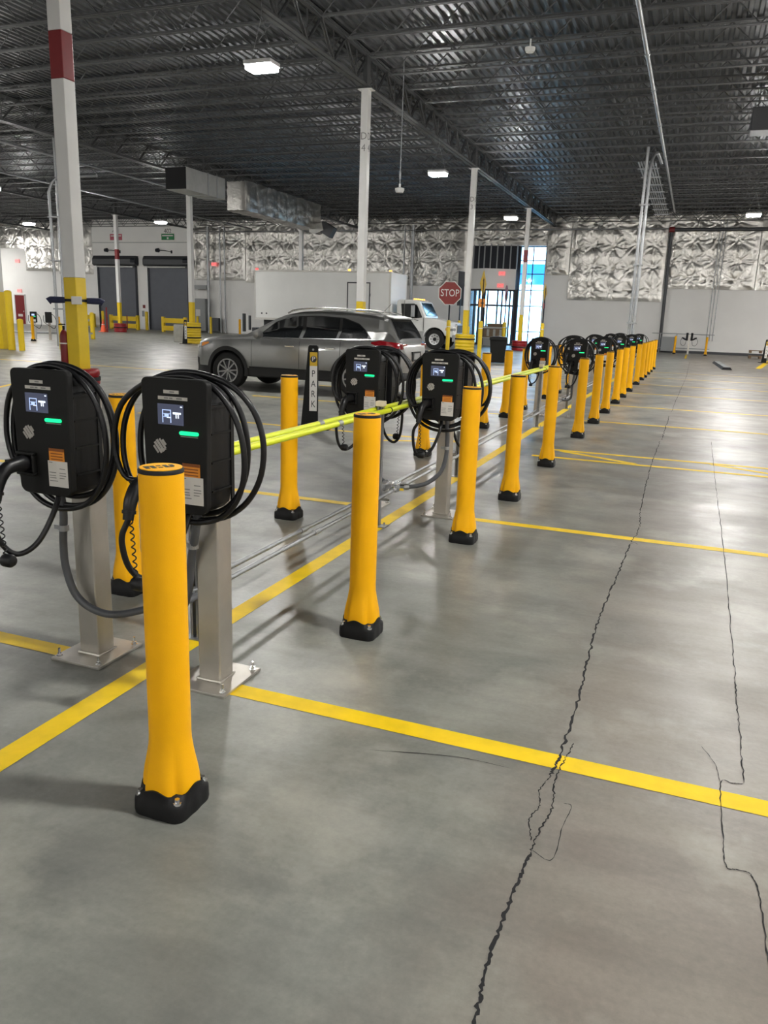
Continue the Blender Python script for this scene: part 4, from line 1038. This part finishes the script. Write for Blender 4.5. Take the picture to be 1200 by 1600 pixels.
# vestibule, a shallow bay with its corner towards us
ves = struct(bpy.data.objects.new('trim_3', None)); COL.objects.link(ves)
P0, P1, P2 = Vector((-14.75, 53.45, 0)), Vector((-13.30, 52.65, 0)), Vector((-11.42, 53.35, 0))
def band(a, b, z0_, z1_, mb, th=.08, m=0):
    d = b - a; ang = math.atan2(d.y, d.x); c = (a + b) / 2
    mb.box((c.x, c.y, (z0_ + z1_) / 2), (d.length, th, z1_ - z0_), m, rz=ang)
mb = MB(); band(P0, P1, 3.62, 4.92, mb); band(P1, P2, 3.62, 4.92, mb); mb.build('white_fascia', M['wall'], ves)
mb = MB()
for a, b, cuts in ((P0, P1, (0, .5, .75, 1)), (P1, P2, (0, .12, .45, .60, .86, 1))):
    d = b - a
    for q in cuts: c = a + d * q; mb.box((c.x, c.y, 1.81), (.10 if q not in (0, 1) else .20, .12, 3.62), rz=math.atan2(d.y, d.x))
    band(a, b, 3.5, 3.62, mb, .12); band(a, b, 2.52, 2.64, mb, .1); band(a, b, 0, .12, mb, .1)
mb.box((-11.32, 53.4, 1.8), (.34, .2, 3.62)); mb.build('dark_framing', M['frame'], ves)
mb = MB(); band(P0, P1, .1, 3.5, mb, .012); band(P1, P2, .1, 3.5, mb, .012); mb.build('vestibule_glass', M['pane'], ves)
MB().add([(-14.7, 53.5, 4.92), (-13.3, 52.7, 4.92), (-11.4, 53.4, 4.92), (-11.4, 53.9, 4.92), (-14.7, 53.9, 4.92)], [(0, 1, 2, 3, 4)]).build('lid', M['frame'], ves)
MB().bx(-14.75, -11.36, YW + .12, YW + .2, 4.85, 6.45).build('dark_backing', M['frame'], ves)
mb = MB()
for i in range(9):
    q = i / 8; p_ = P0 + (P1 - P0) * (q / .42) if q < .42 else P1 + (P2 - P1) * ((q - .42) / .58)
    mb.bx(p_.x - .035, p_.x + .035, p_.y - .03, p_.y + .05, 4.92, 6.45)
mb.build('wall_studs', M['stud'], ves)
exit_sign(-12.25, 4.62, 'lit red exit sign, upper one on the white entrance fascia', 52.92); exit_sign(-12.30, 3.85, 'lit red exit sign low on the white entrance fascia', 52.90)
# outdoors beyond the glazing
struct(MB().bx(-60, 40, YW + .3, 110, -.30, -.02).build('floor_outdoor', M['pave']))
t = thing('outdoor_backdrop', 'blue canopy added outside the tall window to stand for blue sky', 'backdrop', (-10.5, 60.5, 0))
MB().bx(-3.2, 4, 0, 1.5, 4.35, 5.75).build('blue_band', M['blueb'], t)  # added block that puts the sky's blue into the window view
MB().bx(-3.0, -2.8, .2, .4, 0, 4.35).bx(3.6, 3.8, .2, .4, 0, 4.35).build('backdrop_posts', M['white'], t)
# wall pipes
pipe('fire_riser', 'dark fire riser pipe climbing the far wall with a long level run', 'pipe', [(-1.95, 53.15, 0), (-2.02, 53.15, 7.25)], .10, 'hood')
pipe('fire_main', 'dark level fire pipe running right along the far wall', 'pipe', [(-1.9, 53.1, 7.30), (24, 53.1, 7.30)], .10, 'hood')
tag(MB().lathe([(0, -.16), (.15, -.16), (.17, 0), (.15, .16), (0, .16)], 14, (-2.0, 53.12, 7.3), axis='X').build('pipe_coupling', M['redd']), 'dull red grooved coupling where the dark riser turns', 'coupling')
for i, (dx, lb) in enumerate(((0, 'left'), (.16, 'middle'), (.34, 'right'))):
    pipe('wall_conduit', '%s thin conduit of three on the right part of far wall' % lb, 'conduit', [(.72 + dx, 53.36, .8), (.72 + dx, 53.36, 7.9)], .025, 'galv')
pipe('sprinkler_main', 'thin grey sprinkler pipe running level before the foil wall', 'pipe', [(-36.5, 53.0, 7.35), (-2.2, 53.0, 7.35)], .035, 'galv')
for x, lab in ((-33.9, 'left slim pipe left of the white box truck'), (-33.5, 'right slim pipe left of the white box truck'), (-36.5, 'slim pipe close to the right roll-up door'), (-34.95, 'bright pipe under the exit sign right of the roll-up doors'), (-19.2, 'slim pipe climbing the foil above the truck cab'), (-18.6, 'thicker white pipe climbing the foil above the truck cab')):
    pipe('wall_pipe', lab, 'pipe', [(x, 53.1, 0), (x, 53.1, 7.7)], .06 if 'thicker' not in lab and 'bright' not in lab else .11, 'galv')

# ---------------------------------------------------------------- middle distance
def sleeve_post(x, y, label, sign=None, h=1.53, r=.09, lab2=None):
    t = thing('sign_post', label, 'sign post', (x, y, 0))
    MB().lathe([(0, 0), (r, 0), (r, h - .08), (r * .8, h - .02), (0, h)], 20).build('yellow_sleeve', M['safety'], t, smooth=40)
    MB().lathe([(r + .001, h - .32), (r + .004, h - .32), (r + .004, h - .29), (r + .001, h - .29)], 20, closed=True).build('reflector_band', M['signwhite'], t)
    MB().bx(-.03, .03, -.03, .03, h - .02, 3.2 if sign != 'stop' else 2.3).build('pole', M['frame'], t)
    return t
def plate_sign(par, poly, m, rz, z, edge=None, d=.012):
    s = MB().prism(poly, -d / 2, d / 2).build('sign_face', M[m], par); s.rotation_euler = (0, 0, rz); s.location = (0, -.045 if abs(rz) < 1 else 0, z); return s
def ngon(r, n, a0): return [(r * math.cos(2 * PI * i / n + a0), r * math.sin(2 * PI * i / n + a0)) for i in range(n)]
t = sleeve_post(-10.55, 35.5, 'red STOP sign on a yellow-sleeved post', 'stop')
face = math.radians(16)
sg = plate_sign(t, ngon(.555, 8, PI / 8), 'signwhite', face, 2.70); sg.name = 'sign_border'
s2 = MB().prism(ngon(.52, 8, PI / 8), -.010, -.0065).build('sign_face', M['signred'], sg)
tm = MB(); add_text(tm, 'STOP', .44, (0, -.011, .0), '-Y', .001, sx=.80); tm.build('letters', M['signwhite'], s2)
t = sleeve_post(-12.12, 42.8, 'yellow-sleeved post with a tall black sign seen nearly edge-on'); plate_sign(t, [(-.38, -.9), (.38, -.9), (.38, .9), (-.38, .9)], 'frame', math.radians(80), 3.2)
t = sleeve_post(-8.30, 32.6, 'yellow diamond warning sign on a yellow-sleeved post'); dm_ = plate_sign(t, [(0, -.53), (.53, 0), (0, .53), (-.53, 0)], 'signyel', math.radians(90), 3.0)
MB().prism([(-.05, -.2), (.05, -.2), (.05, .1), (.12, .1), (0, .26), (-.12, .1), (-.05, .1)], -.010, .010).build('sign_symbol', M['orangeink'], dm_)
p2 = plate_sign(t, [(-.22, -.17), (.22, -.17), (.22, .17), (-.22, .17)], 'orange', math.radians(66), 2.24); MB().prism([(-.1, -.02), (.02, -.02), (.02, -.08), (.12, 0), (.02, .08), (.02, .02), (-.1, .02)], -.010, .010).build('sign_arrow', M['ink'], p2)
t = sleeve_post(-10.38, 46.3, 'red octagonal sign seen edge-on, before the glazed entrance', r=.11); plate_sign(t, ngon(.5, 8, PI / 8), 'signred', math.radians(92), 3.1)
t = sleeve_post(-7.05, 40.0, 'yellow sign seen edge-on, right of the tall window'); plate_sign(t, [(0, -.4), (.4, 0), (0, .4), (-.4, 0)], 'signyel', math.radians(88), 2.98); plate_sign(t, [(-.15, -.12), (.15, -.12), (.15, .12), (-.15, .12)], 'pinksign', math.radians(84), 2.35)
def pipe_bollard(x, y, label, h=1.05, r=.085, m='safety'):
    return tag(MB().lathe([(0, 0), (r, 0), (r, h - .05), (r * .6, h - .01), (0, h)], 18).build('pipe_bollard', M[m], loc=(x, y, 0), smooth=40), label, 'bollard')
pipe_bollard(-11.15, 41.0, 'thick yellow pipe bollard behind the STOP sign post', 1.25, .12)
t = thing('trash_bin', 'black wheeled trash bin left of the middle-distance chargers', 'bin', (-6.79, 29.5, 0), .2)
vs = []
for z, a, b in ((0.03, .25, .24), (.90, .31, .29)): vs += [(-a, -b, z), (a, -b, z), (a, b, z), (-a, b, z)]
MB().add(vs, [(3, 2, 1, 0), (4, 5, 6, 7), (0, 1, 5, 4), (1, 2, 6, 5), (2, 3, 7, 6), (3, 0, 4, 7)]).bx(-.33, .33, -.31, .31, .84, .90).build('tub', M['blkpanel'], t, bevel=.02)
MB().prism([(-.34, .90), (.34, .90), (.32, .96), (.0, 1.0), (-.32, .96)], -.31, .33).build('lid', M['blk'], t, bevel=.01)
for s in (-1, 1): MB().lathe([(0, -.03), (.1, -.03), (.1, .03), (0, .03)], 14, (s * .28, .25, .1), axis='X').build('wheel', M['rubber'], t)
t = thing('gaylord_crate', 'brown stacked crate before the glazed entrance, behind the trash bin', 'crate', (-12.0, 50.9, 0), .1)
MB().bx(-.68, .68, -.5, .5, .0, .5).build('lower_tier', M['panel'], t, bevel=.02); MB().bx(-.68, .68, -.5, .5, .55, 1.25).build('cardboard_tier', M['card'], t, bevel=.02)
MB().bx(-.72, .72, -.54, .54, .5, .55).bx(-.74, .74, -.55, .55, 1.1, 1.2).build('pale_rim', M['conc'], t); MB().bx(-.5, .6, -.4, .4, 1.25, 1.42).build('loose_contents', M['card'], t, bevel=.06)
for i in range(3): MB().bx(-.45 + i * .4, -.3 + i * .4, -.512, -.49, .62, 1.05).build('white_strip', M['conc'], t)
# striped wheel stop
t = thing('wheel_stop', 'black and yellow striped wheel stop on the floor near the truck', 'wheel stop', (-12.0, 35.2, 0), .15)
MB().prism([(-.09, 0), (.09, 0), (.06, .12), (-.06, .12)], -.9, .9, axis='X').build('block', M['rubber'], t)
for i in range(5): MB().prism([(-.092, .004), (-.062, .122), (.062, .122), (.092, .004)], -.8 + i * .36, -.64 + i * .36, axis='X').build('yellow_stripe', M['safety'], t)
# right-hand far charger
def side_charger(x, y, rz, label):
    t = thing('charging_station', label, 'charger', (x, y, 0), rz)
    for s in (-1, 1):
        MB().bx(s * .07, s * .20, -.15, .15, .80, 1.26).build('housing', M['blk'], t, bevel=.02)
        MB().tube(spline([(s * .16, 0, .86), (s * .34, -.02, .98), (s * .46, -.03, .85), (s * .48, -.03, .66), (s * .36, -.03, .50), (s * .22, -.03, .55), (s * .16, 0, .78)], 6), .012, 8).build('cable', M['cable'], t, smooth=50)
        MB().tube([(s * .2, -.03, .84), (s * .42, -.03, .98)], .035, 8).build('cable_hook', M['blk'], t)
    MB().bx(-.051, .051, -.051, .051, 0, 1.15).build('post', M['steel'], t)
    MB().bx(-.15, .15, -.15, .15, 0, .012).build('base_plate', M['steel'], t)
    return t
side_charger(-.26, 52.0, 0, 'double black charger with hanging cables against the far right wall')
dup(b0, (-1.02, 51.2, 0), 0, 'yellow bollard left of the double charger at the far right wall', 'far bollards'); dup(b0, (.72, 50.2, 0), 0, 'yellow bollard right of the double charger at the far right wall', 'far bollards')
t = thing('disconnect_box', 'grey electrical box on pipe legs at the far right wall', 'electrical box', (-1.45, 52.6, 0))
MB().bx(-.42, .35, -.1, .1, .12, .98).build('enclosure', M['panel'], t, bevel=.02)
for xx in (-.5, .45): MB().cyl((xx, 0, 0), (xx, 0, 1.2), .025, 8).build('leg', M['galv'], t)
MB().cyl((-1.0, 0, 1.18), (2.6, 0, 1.18), .02, 8).cyl((-1.0, 0, .32), (2.4, 0, .32), .02, 8).build('rail', M['galv'], t)
t = thing('parking_curb', 'grey rubber parking curb lying on the floor at right', 'curb', (1.22, 36.8, 0), math.radians(2))
for a, b in ((-3.2, -.02), (.02, 3.2)):
    MB().prism([(-.19, 0), (.19, 0), (.12, .09), (-.12, .09)], a, b).build('rubber_section', M['rubber'], t)
    MB().bx(-.11, .11, a + .1, b - .1, .09, .094).build('lighter_top', M['panel'], t)  # lighter strip along the top of each section
t = thing('wooden_pallet', 'stacked wooden pallets at the right edge by the far wall', 'pallet', (3.6, 49.5, 0))
for k in range(2):
    for i in range(4): MB().bx(-.6, .6, -.45 + i * .28, -.33 + i * .28, .12 + k * .3, .145 + k * .3).build('deck_board', M['wood'], t)
    for i in range(3): MB().bx(-.6 + i * .53, -.5 + i * .53, -.45, .5, .0 + k * .3, .12 + k * .3).build('stringer', M['wood'], t)

# ---------------------------------------------------------------- left background
def side_box(x, y, s, label):
    t = thing('charging_station', label, 'charger', (x, y, 0), math.radians(35))
    MB().prism([(-.14, .78), (.14, .78), (.14, 1.26), (-.14, 1.26)], -.24, -.06).build('housing', M['blk'], t, bevel=.02)
    if s:
        MB().bx(-.06, .06, -.245, -.238, 1.08, 1.16).build('screen', M['icon'], t); MB().bx(.02, .10, -.247, -.238, 1.04, 1.06).build('status_light', M['led'], t); MB().bx(.0, .1, -.245, -.238, .82, .92).build('info_sticker', M['sticker'], t)
    MB().tube(spline([(.10, -.1, 1.2), (.26, -.1, 1.05), (.32, -.12, .75), (.22, -.12, .52), (.08, -.12, .60), (-.2, -.12, .8), (-.22, -.1, 1.1)], 6), .013, 8).build('cable', M['cable'], t, smooth=50)
    MB().bx(-.051, .051, -.051, .051, 0, 1.15).build('post', M['steel'], t)
    MB().bx(-.15, .15, -.15, .15, 0, .012).build('base_plate', M['steel'], t)
side_box(-28.3, 28.75, True, 'small far charger at left with lit green status bar')
side_box(-28.0, 29.35, False, 'small far charger at left, unlit, right of the lit one')
dup(b0, (-27.35, 27.65, 0), 0, 'far left yellow bollard in front of the lit small charger', 'far bollards'); dup(b0, (-27.4, 29.3, 0), 0, 'far left yellow bollard just left of the near column', 'far bollards')
pipe('metal_conduit', 'pale low conduit rail among the far left chargers', 'conduit', [(-30.5, 28.2, .30), (-27.4, 31.5, .30)], .04, 'galv')
pipe_bollard(-21.55, 21.25, 'yellow pipe bollard right of the column cut by the left edge', 1.07, .10)
pipe_bollard(-21.95, 21.2, 'thick yellow pipe at the left photo edge by the column', 2.0, .12)
pipe_bollard(-21.45, 23.0, 'thin yellow bollard between the left-edge column and far charger', .95, .07)
pipe_bollard(-28.0, 32.2, 'yellow pipe bollard just right of the near column', 1.3, .11)
t = thing('conduit_drop', 'tall galvanised conduit pair bending into the roof, left of near column', 'conduit', (-23.45, 25.0, 0))
MB().tube([(0, 0, 0), (0, 0, 5.7)] + [(.55 - .55 * math.cos(a), .1 * math.sin(a), 5.7 + .55 * math.sin(a)) for a in np.linspace(.2, PI / 2, 7)] + [(2.2, .1, 6.25)], .055, 12).build('pipe', M['galv'], t, smooth=60)
MB().tube([(.28, .1, 0), (.28, .1, 7.7)], .045, 12).build('pipe', M['galv'], t, smooth=60)
for z in (1.4, 3.2, 4.8): MB().bx(-.1, .4, -.07, .17, z, z + .05).build('clamp', M['galv'], t)
# signs, barriers, cone by the roll-up doors
t = thing('do_not_enter_sign', 'red round sign with white bar left of the roll-up doors', 'sign', (-43.6, 49.0, 0))
MB().cyl((0, 0, 0), (0, 0, 1.9), .03, 8).build('pole', M['galv'], t); MB().lathe([(0, -.06), (.42, -.06), (.42, -.04), (0, -.04)], 24, (0, 0, 1.95), axis='Y').build('disc', M['signred'], t)
MB().bx(-.3, .3, -.066, -.06, 1.90, 2.02).bx(-.22, .22, -.066, -.06, 2.10, 2.16).bx(-.22, .22, -.066, -.06, 1.74, 1.80).build('white_bars', M['signwhite'], t)
def barrier(x0, x1, y, label, straps=0):
    t = thing('guard_rail', label, 'guard rail', (x0, y, 0)); L_ = x1 - x0
    for xx in (0, L_): MB().bx(xx - .10, xx + .10, -.1, .1, 0, 1.08).build('upright', M['safety'], t)
    for z in (.28, .82): MB().bx(0, L_, -.16, -.08, z - .17, z + .17).bx(0, L_, -.20, -.16, z - .10, z - .03).bx(0, L_, -.20, -.16, z + .03, z + .10).build('rail', M['safety'], t)
    for k in range(straps): MB().bx(L_ * (k + 1) / (straps + 1) - .04, L_ * (k + 1) / (straps + 1) + .04, -.22, -.205, 0, 1.05).build('red_strap', M['red'], t)
barrier(-42.4, -39.9, 50.9, 'yellow guard rail with red straps before the left roll-up door', 2)
barrier(-36.3, -34.4, 49.2, 'yellow guard rail before the right roll-up door')
barrier(-47.6, -45.9, 53.0, 'yellow guard rail left of the roll-up doors')
pipe_bollard(-42.6, 50.2, 'yellow pipe bollard at the left side of the left roll-up door', 1.35, .1)
pipe_bollard(-39.6, 51.6, 'yellow pipe bollard between the two roll-up doors', 1.4, .12)
t = thing('traffic_cone', 'orange traffic cone before the left roll-up door', 'cone', (-36.75, 43.3, 0))
MB().bx(-.22, .22, -.22, .22, 0, .04).build('base', M['cone'], t); MB().cone((0, 0, .04), (0, 0, .82), .20, .03, 18).build('body', M['cone'], t, smooth=40); MB().cone((0, 0, .45), (0, 0, .60), .112, .075, 18).build('reflective_collar', M['signwhite'], t)
pipe('marker_pole', 'pink-red marker pole beside the traffic cone', 'pole', [(-36.35, 43.2, 0), (-36.35, 43.2, 1.6)], .05, 'red')
t = thing('concrete_block', 'pale concrete barrier block beside the yellow column guard', 'block', (-24.0, 34.1, 0), .6)
MB().prism([(-.35, 0), (.35, 0), (.22, .25), (.14, .85), (-.14, .85), (-.22, .25)], -.45, .45, axis='X').build('block', M['conc'], t, bevel=.03)
t = thing('electrical_cabinet', 'grey electrical cabinets on the wall right of the roll-up doors', 'cabinet', (-35.7, 52.9, 0))
MB().bx(-.62, .55, 0, .5, .1, 2.5).build('tall_enclosure', M['panel'], t, bevel=.02); MB().bx(.95, 1.7, 0, .5, .1, 1.1).build('low_enclosure', M['hood'], t, bevel=.02); MB().bx(-.6, .6, .1, .4, 3.2, 3.5).build('wireway', M['panel'], t)
MB().bx(-.3, .1, -.01, 0, 1.2, 1.7).build('notice', M['sticker'], t)
pipe_bollard(-34.3, 50.6, 'left yellow pipe bollard before the electrical cabinets', 1.2, .09); pipe_bollard(-32.9, 50.2, 'right yellow pipe bollard before the electrical cabinets', 1.2, .09)
pipe_bollard(-30.6, 50.4, 'lone orange pipe bollard left of the truck tail', 1.1, .08, 'bollard')
t = thing('call_box', 'small red and white call box between the roll-up doors', 'call box', (-41.25, YW - .21, 1.4))
MB().bx(-.1, .1, 0, .06, .25, .5).build('red_button_plate', M['red'], t); MB().bx(-.2, -.02, 0, .06, -.4, .05).build('control_box', M['panel'], t)

# ---------------------------------------------------------------- things hung from the roof
def drop(x, y, label, rows=0):
    t = thing('high_bay_light', label, 'light', (x, y, 6.2))
    MB().bx(-.30, .30, -.21, .21, .02, .10).build('housing', M['lightbody'], t, bevel=.01)
    MB().bx(-.27, .27, -.18, .18, -.06, .02).build('lens', M['lens'], t, bevel=.01)
    for sx in (-.25, .25): MB().tube([(sx, 0, .1), (0, 0, .9), (0, 0, 1.62)], .004, 5).build('hanger', M['galv'], t)
    return t
LX = [1.72, -8.55, -18.2, -28.0, -37.3, -46.5]
LY = [2.6, 15.0, 26.65, 38.0, 49.4]
special = {(1, 1): 'high-bay light glowing above the silver car', (1, 2): 'high-bay light left of column D3 top', (1, 3): 'high-bay light above the entrance fascia', (0, 3): 'high-bay light at the right end above the far wall',
           (0, 2): 'high-bay light cut by the right edge of the photo', (3, 3): 'high-bay light in front of the roll-up doors', (4, 3): 'high-bay light left of the near column', (2, 1): 'high-bay light cut by the left edge of the photo'}
for i, x in enumerate(LX + [11.9, 21, -56.5]):  # leftmost column and last row are unseen, added to brighten the far wall
    for j, y in enumerate([-9.8] + LY):
        jj = j - 1; lab = special.get((i, jj))
        if jj == 4 and i < 6: continue
        if jj <= 1 and i in (4, 5, 8): continue
        if i == 2 and jj in (2, 3): continue
        if i in (1, 2) and jj == 0: continue
        o = drop(x, y, lab or 'unseen high-bay light of the inferred grid, outermost ones added to brighten walls')
        if not lab: o['group'] = 'high-bay lights out of view'
# ceiling conduit, bundle and drop at right
pipe('ceiling_conduit', 'long bright conduit along the roof at upper right', 'conduit', [(-1.78, 12, 7.66), (-1.78, 48, 7.66)], .05, 'galv', parts=[('coupling', (-1.78, yy, 7.66), Vector((0, .06, 0))) for yy in (17.5, 21, 24, 28, 33)])
t = thing('conduit_rack', 'rack of seven parallel conduits under the roof at right', 'conduit rack', (-2.35, 33.0, 7.45))
for i in range(7): MB().cyl((-.36 + i * .10, 0, .05), (-.36 + i * .10, 15, .05), .028, 8).build('conduit', M['galv'], t, smooth=50)
for i in range(8): MB().bx(-.45, .35, 1 + i * 1.9, 1.05 + i * 1.9, -.02, .02).build('strut_bar', M['galv'], t)
t = thing('conduit_drop', 'tall conduit pair dropping from the roof into the charger row', 'conduit', (-2.08, 30.3, 0))
MB().tube([(0, 0, 0), (0, 0, 6.7)] + [(.0 + .16 * (1 - math.cos(a)), .75 - .75 * math.cos(a), 6.7 + .72 * math.sin(a)) for a in np.linspace(.2, PI / 2, 7)] + [(.2, 2.7, 7.45)], .055, 12).build('pipe', M['galv'], t, smooth=60)
MB().tube([(-.14, .05, 0), (-.14, .05, 7.5)], .05, 12).build('pipe', M['galv'], t, smooth=60)
for z in (1.6, 3.6, 5.6): MB().bx(-.24, .1, -.08, .12, z, z + .05).build('clamp', M['galv'], t)
t = thing('hanging_sensor', 'white sensor hanging on a long rod right of column D4', 'sensor', (-8.2, 22.1, 5.05))
MB().cyl((0, 0, 0), (0, 0, 3.3), .014, 8).build('rod', M['galv'], t); MB().lathe([(0, -.12), (.10, -.11), (.13, -.05), (.13, 0), (.03, .03), (.03, .12), (0, .12)], 18).build('sensor_head', M['white'], t, smooth=40); MB().cyl((0, 0, .25), (0, 0, .45), .03, 10).build('coupling', M['galv'], t)
# air handler and foil-wrapped duct
t = thing('air_handler', 'dark-mouthed duct unit hung under the roof at left', 'air handler', (-20.85, 29.4, 6.42))
MB().bx(-.5, .5, .02, 3.0, 0, .88).build('casing', M['ducts'], t, bevel=.01); MB().bx(-.5, .5, 0, .03, .02, .86).build('black_inlet', M['dark'], t)
for yy in (1.6, 2.3): MB().bx(-.52, .52, yy, yy + .08, -.02, .90).build('flange', M['panel'], t)
for sx in (-.4, .4): MB().cyl((sx, 1.5, .88), (sx, 1.5, 1.5), .02, 6).build('hanger', M['joist'], t)
t = thing('foil_duct', 'silver foil-wrapped rectangular duct under the roof', 'duct', (-21.5, 35.2, 6.38))
nx, nr = 90, 40; vs = []; rnd = random.Random(5)
per_ = [(-.5, 0), (.5, 0), (.5, 1.30), (-.5, 1.30)]
ring = []
for a in range(4):
    p_, q_ = per_[a], per_[(a + 1) % 4]
    for i in range(nr // 4): f = i / (nr // 4); ring.append((p_[0] + (q_[0] - p_[0]) * f, p_[1] + (q_[1] - p_[1]) * f))
for i in range(nx):
    y = 8.3 * i / (nx - 1)
    for j, (a, b) in enumerate(ring):
        pz = .05 * abs(math.sin(y * 2.9)) ** .6 + .012 * math.sin(j * 2.1 + 3 * math.sin(y * 1.9)) + .016 * rnd.uniform(-1, 1)
        cx_, cz_ = a, b - .65; ll = math.hypot(cx_, cz_); vs.append((a + cx_ / ll * pz, y, b + cz_ / ll * pz))
fs = [(i * nr + j, i * nr + (j + 1) % nr, (i + 1) * nr + (j + 1) % nr, (i + 1) * nr + j) for i in range(nx - 1) for j in range(nr)] + [tuple(range(nr)), tuple((nx - 1) * nr + j for j in range(nr))[::-1]]
MB().add(vs, fs).build('wrapped_body', M['foil'], t, smooth=50)
MB().box((1.15, 8.0, -.05), (.8, .5, .6), M=Matrix.Rotation(.5, 3, 'Y')).build('outlet_grille', M['hood'], t); MB().prism([(.2, .2), (.9, .3), (1.0, -.1), (.5, -.3), (.1, -.2)], 7.7, 8.3).build('outlet_neck', M['ducts'], t)
for yy in (1.5, 5): MB().cyl((0, yy, 1.3), (0, yy, 1.9), .03, 6).build('hanger', M['joist'], t)
pipe('ceiling_pipe', 'pale pipe crossing the roof space at left toward the dock doors', 'pipe', [(-24.5, 20, 7.3), (-24.5, 52, 7.3)], .05, 'galv')
pipe('ceiling_pipe', 'second pale roof pipe farther left', 'pipe', [(-30.5, 20, 7.4), (-30.5, 52, 7.4)], .05, 'galv')
t = thing('smoke_detector', 'white domed detector on a joist at upper right', 'detector', (-4.3, 19.9, 7.6))
MB().lathe([(0, -.05), (.09, -.04), (.12, .02), (.12, .06), (0, .06)], 16).cyl((0, 0, .06), (0, 0, .24), .02, 8).build('dome', M['white'], t, smooth=40)
t = thing('roof_heater', 'dark box unit hung under the roof at the right edge', 'heater', (1.35, 26.6, 7.0))
MB().bx(-.55, .9, -.4, .4, 0, .62).build('casing', M['hood'], t, bevel=.02)
for sx in (-.4, .7): MB().cyl((sx, 0, .62), (sx, 0, 1.4), .015, 6).build('hanger', M['joist'], t)
vs_.exposure = 1.12
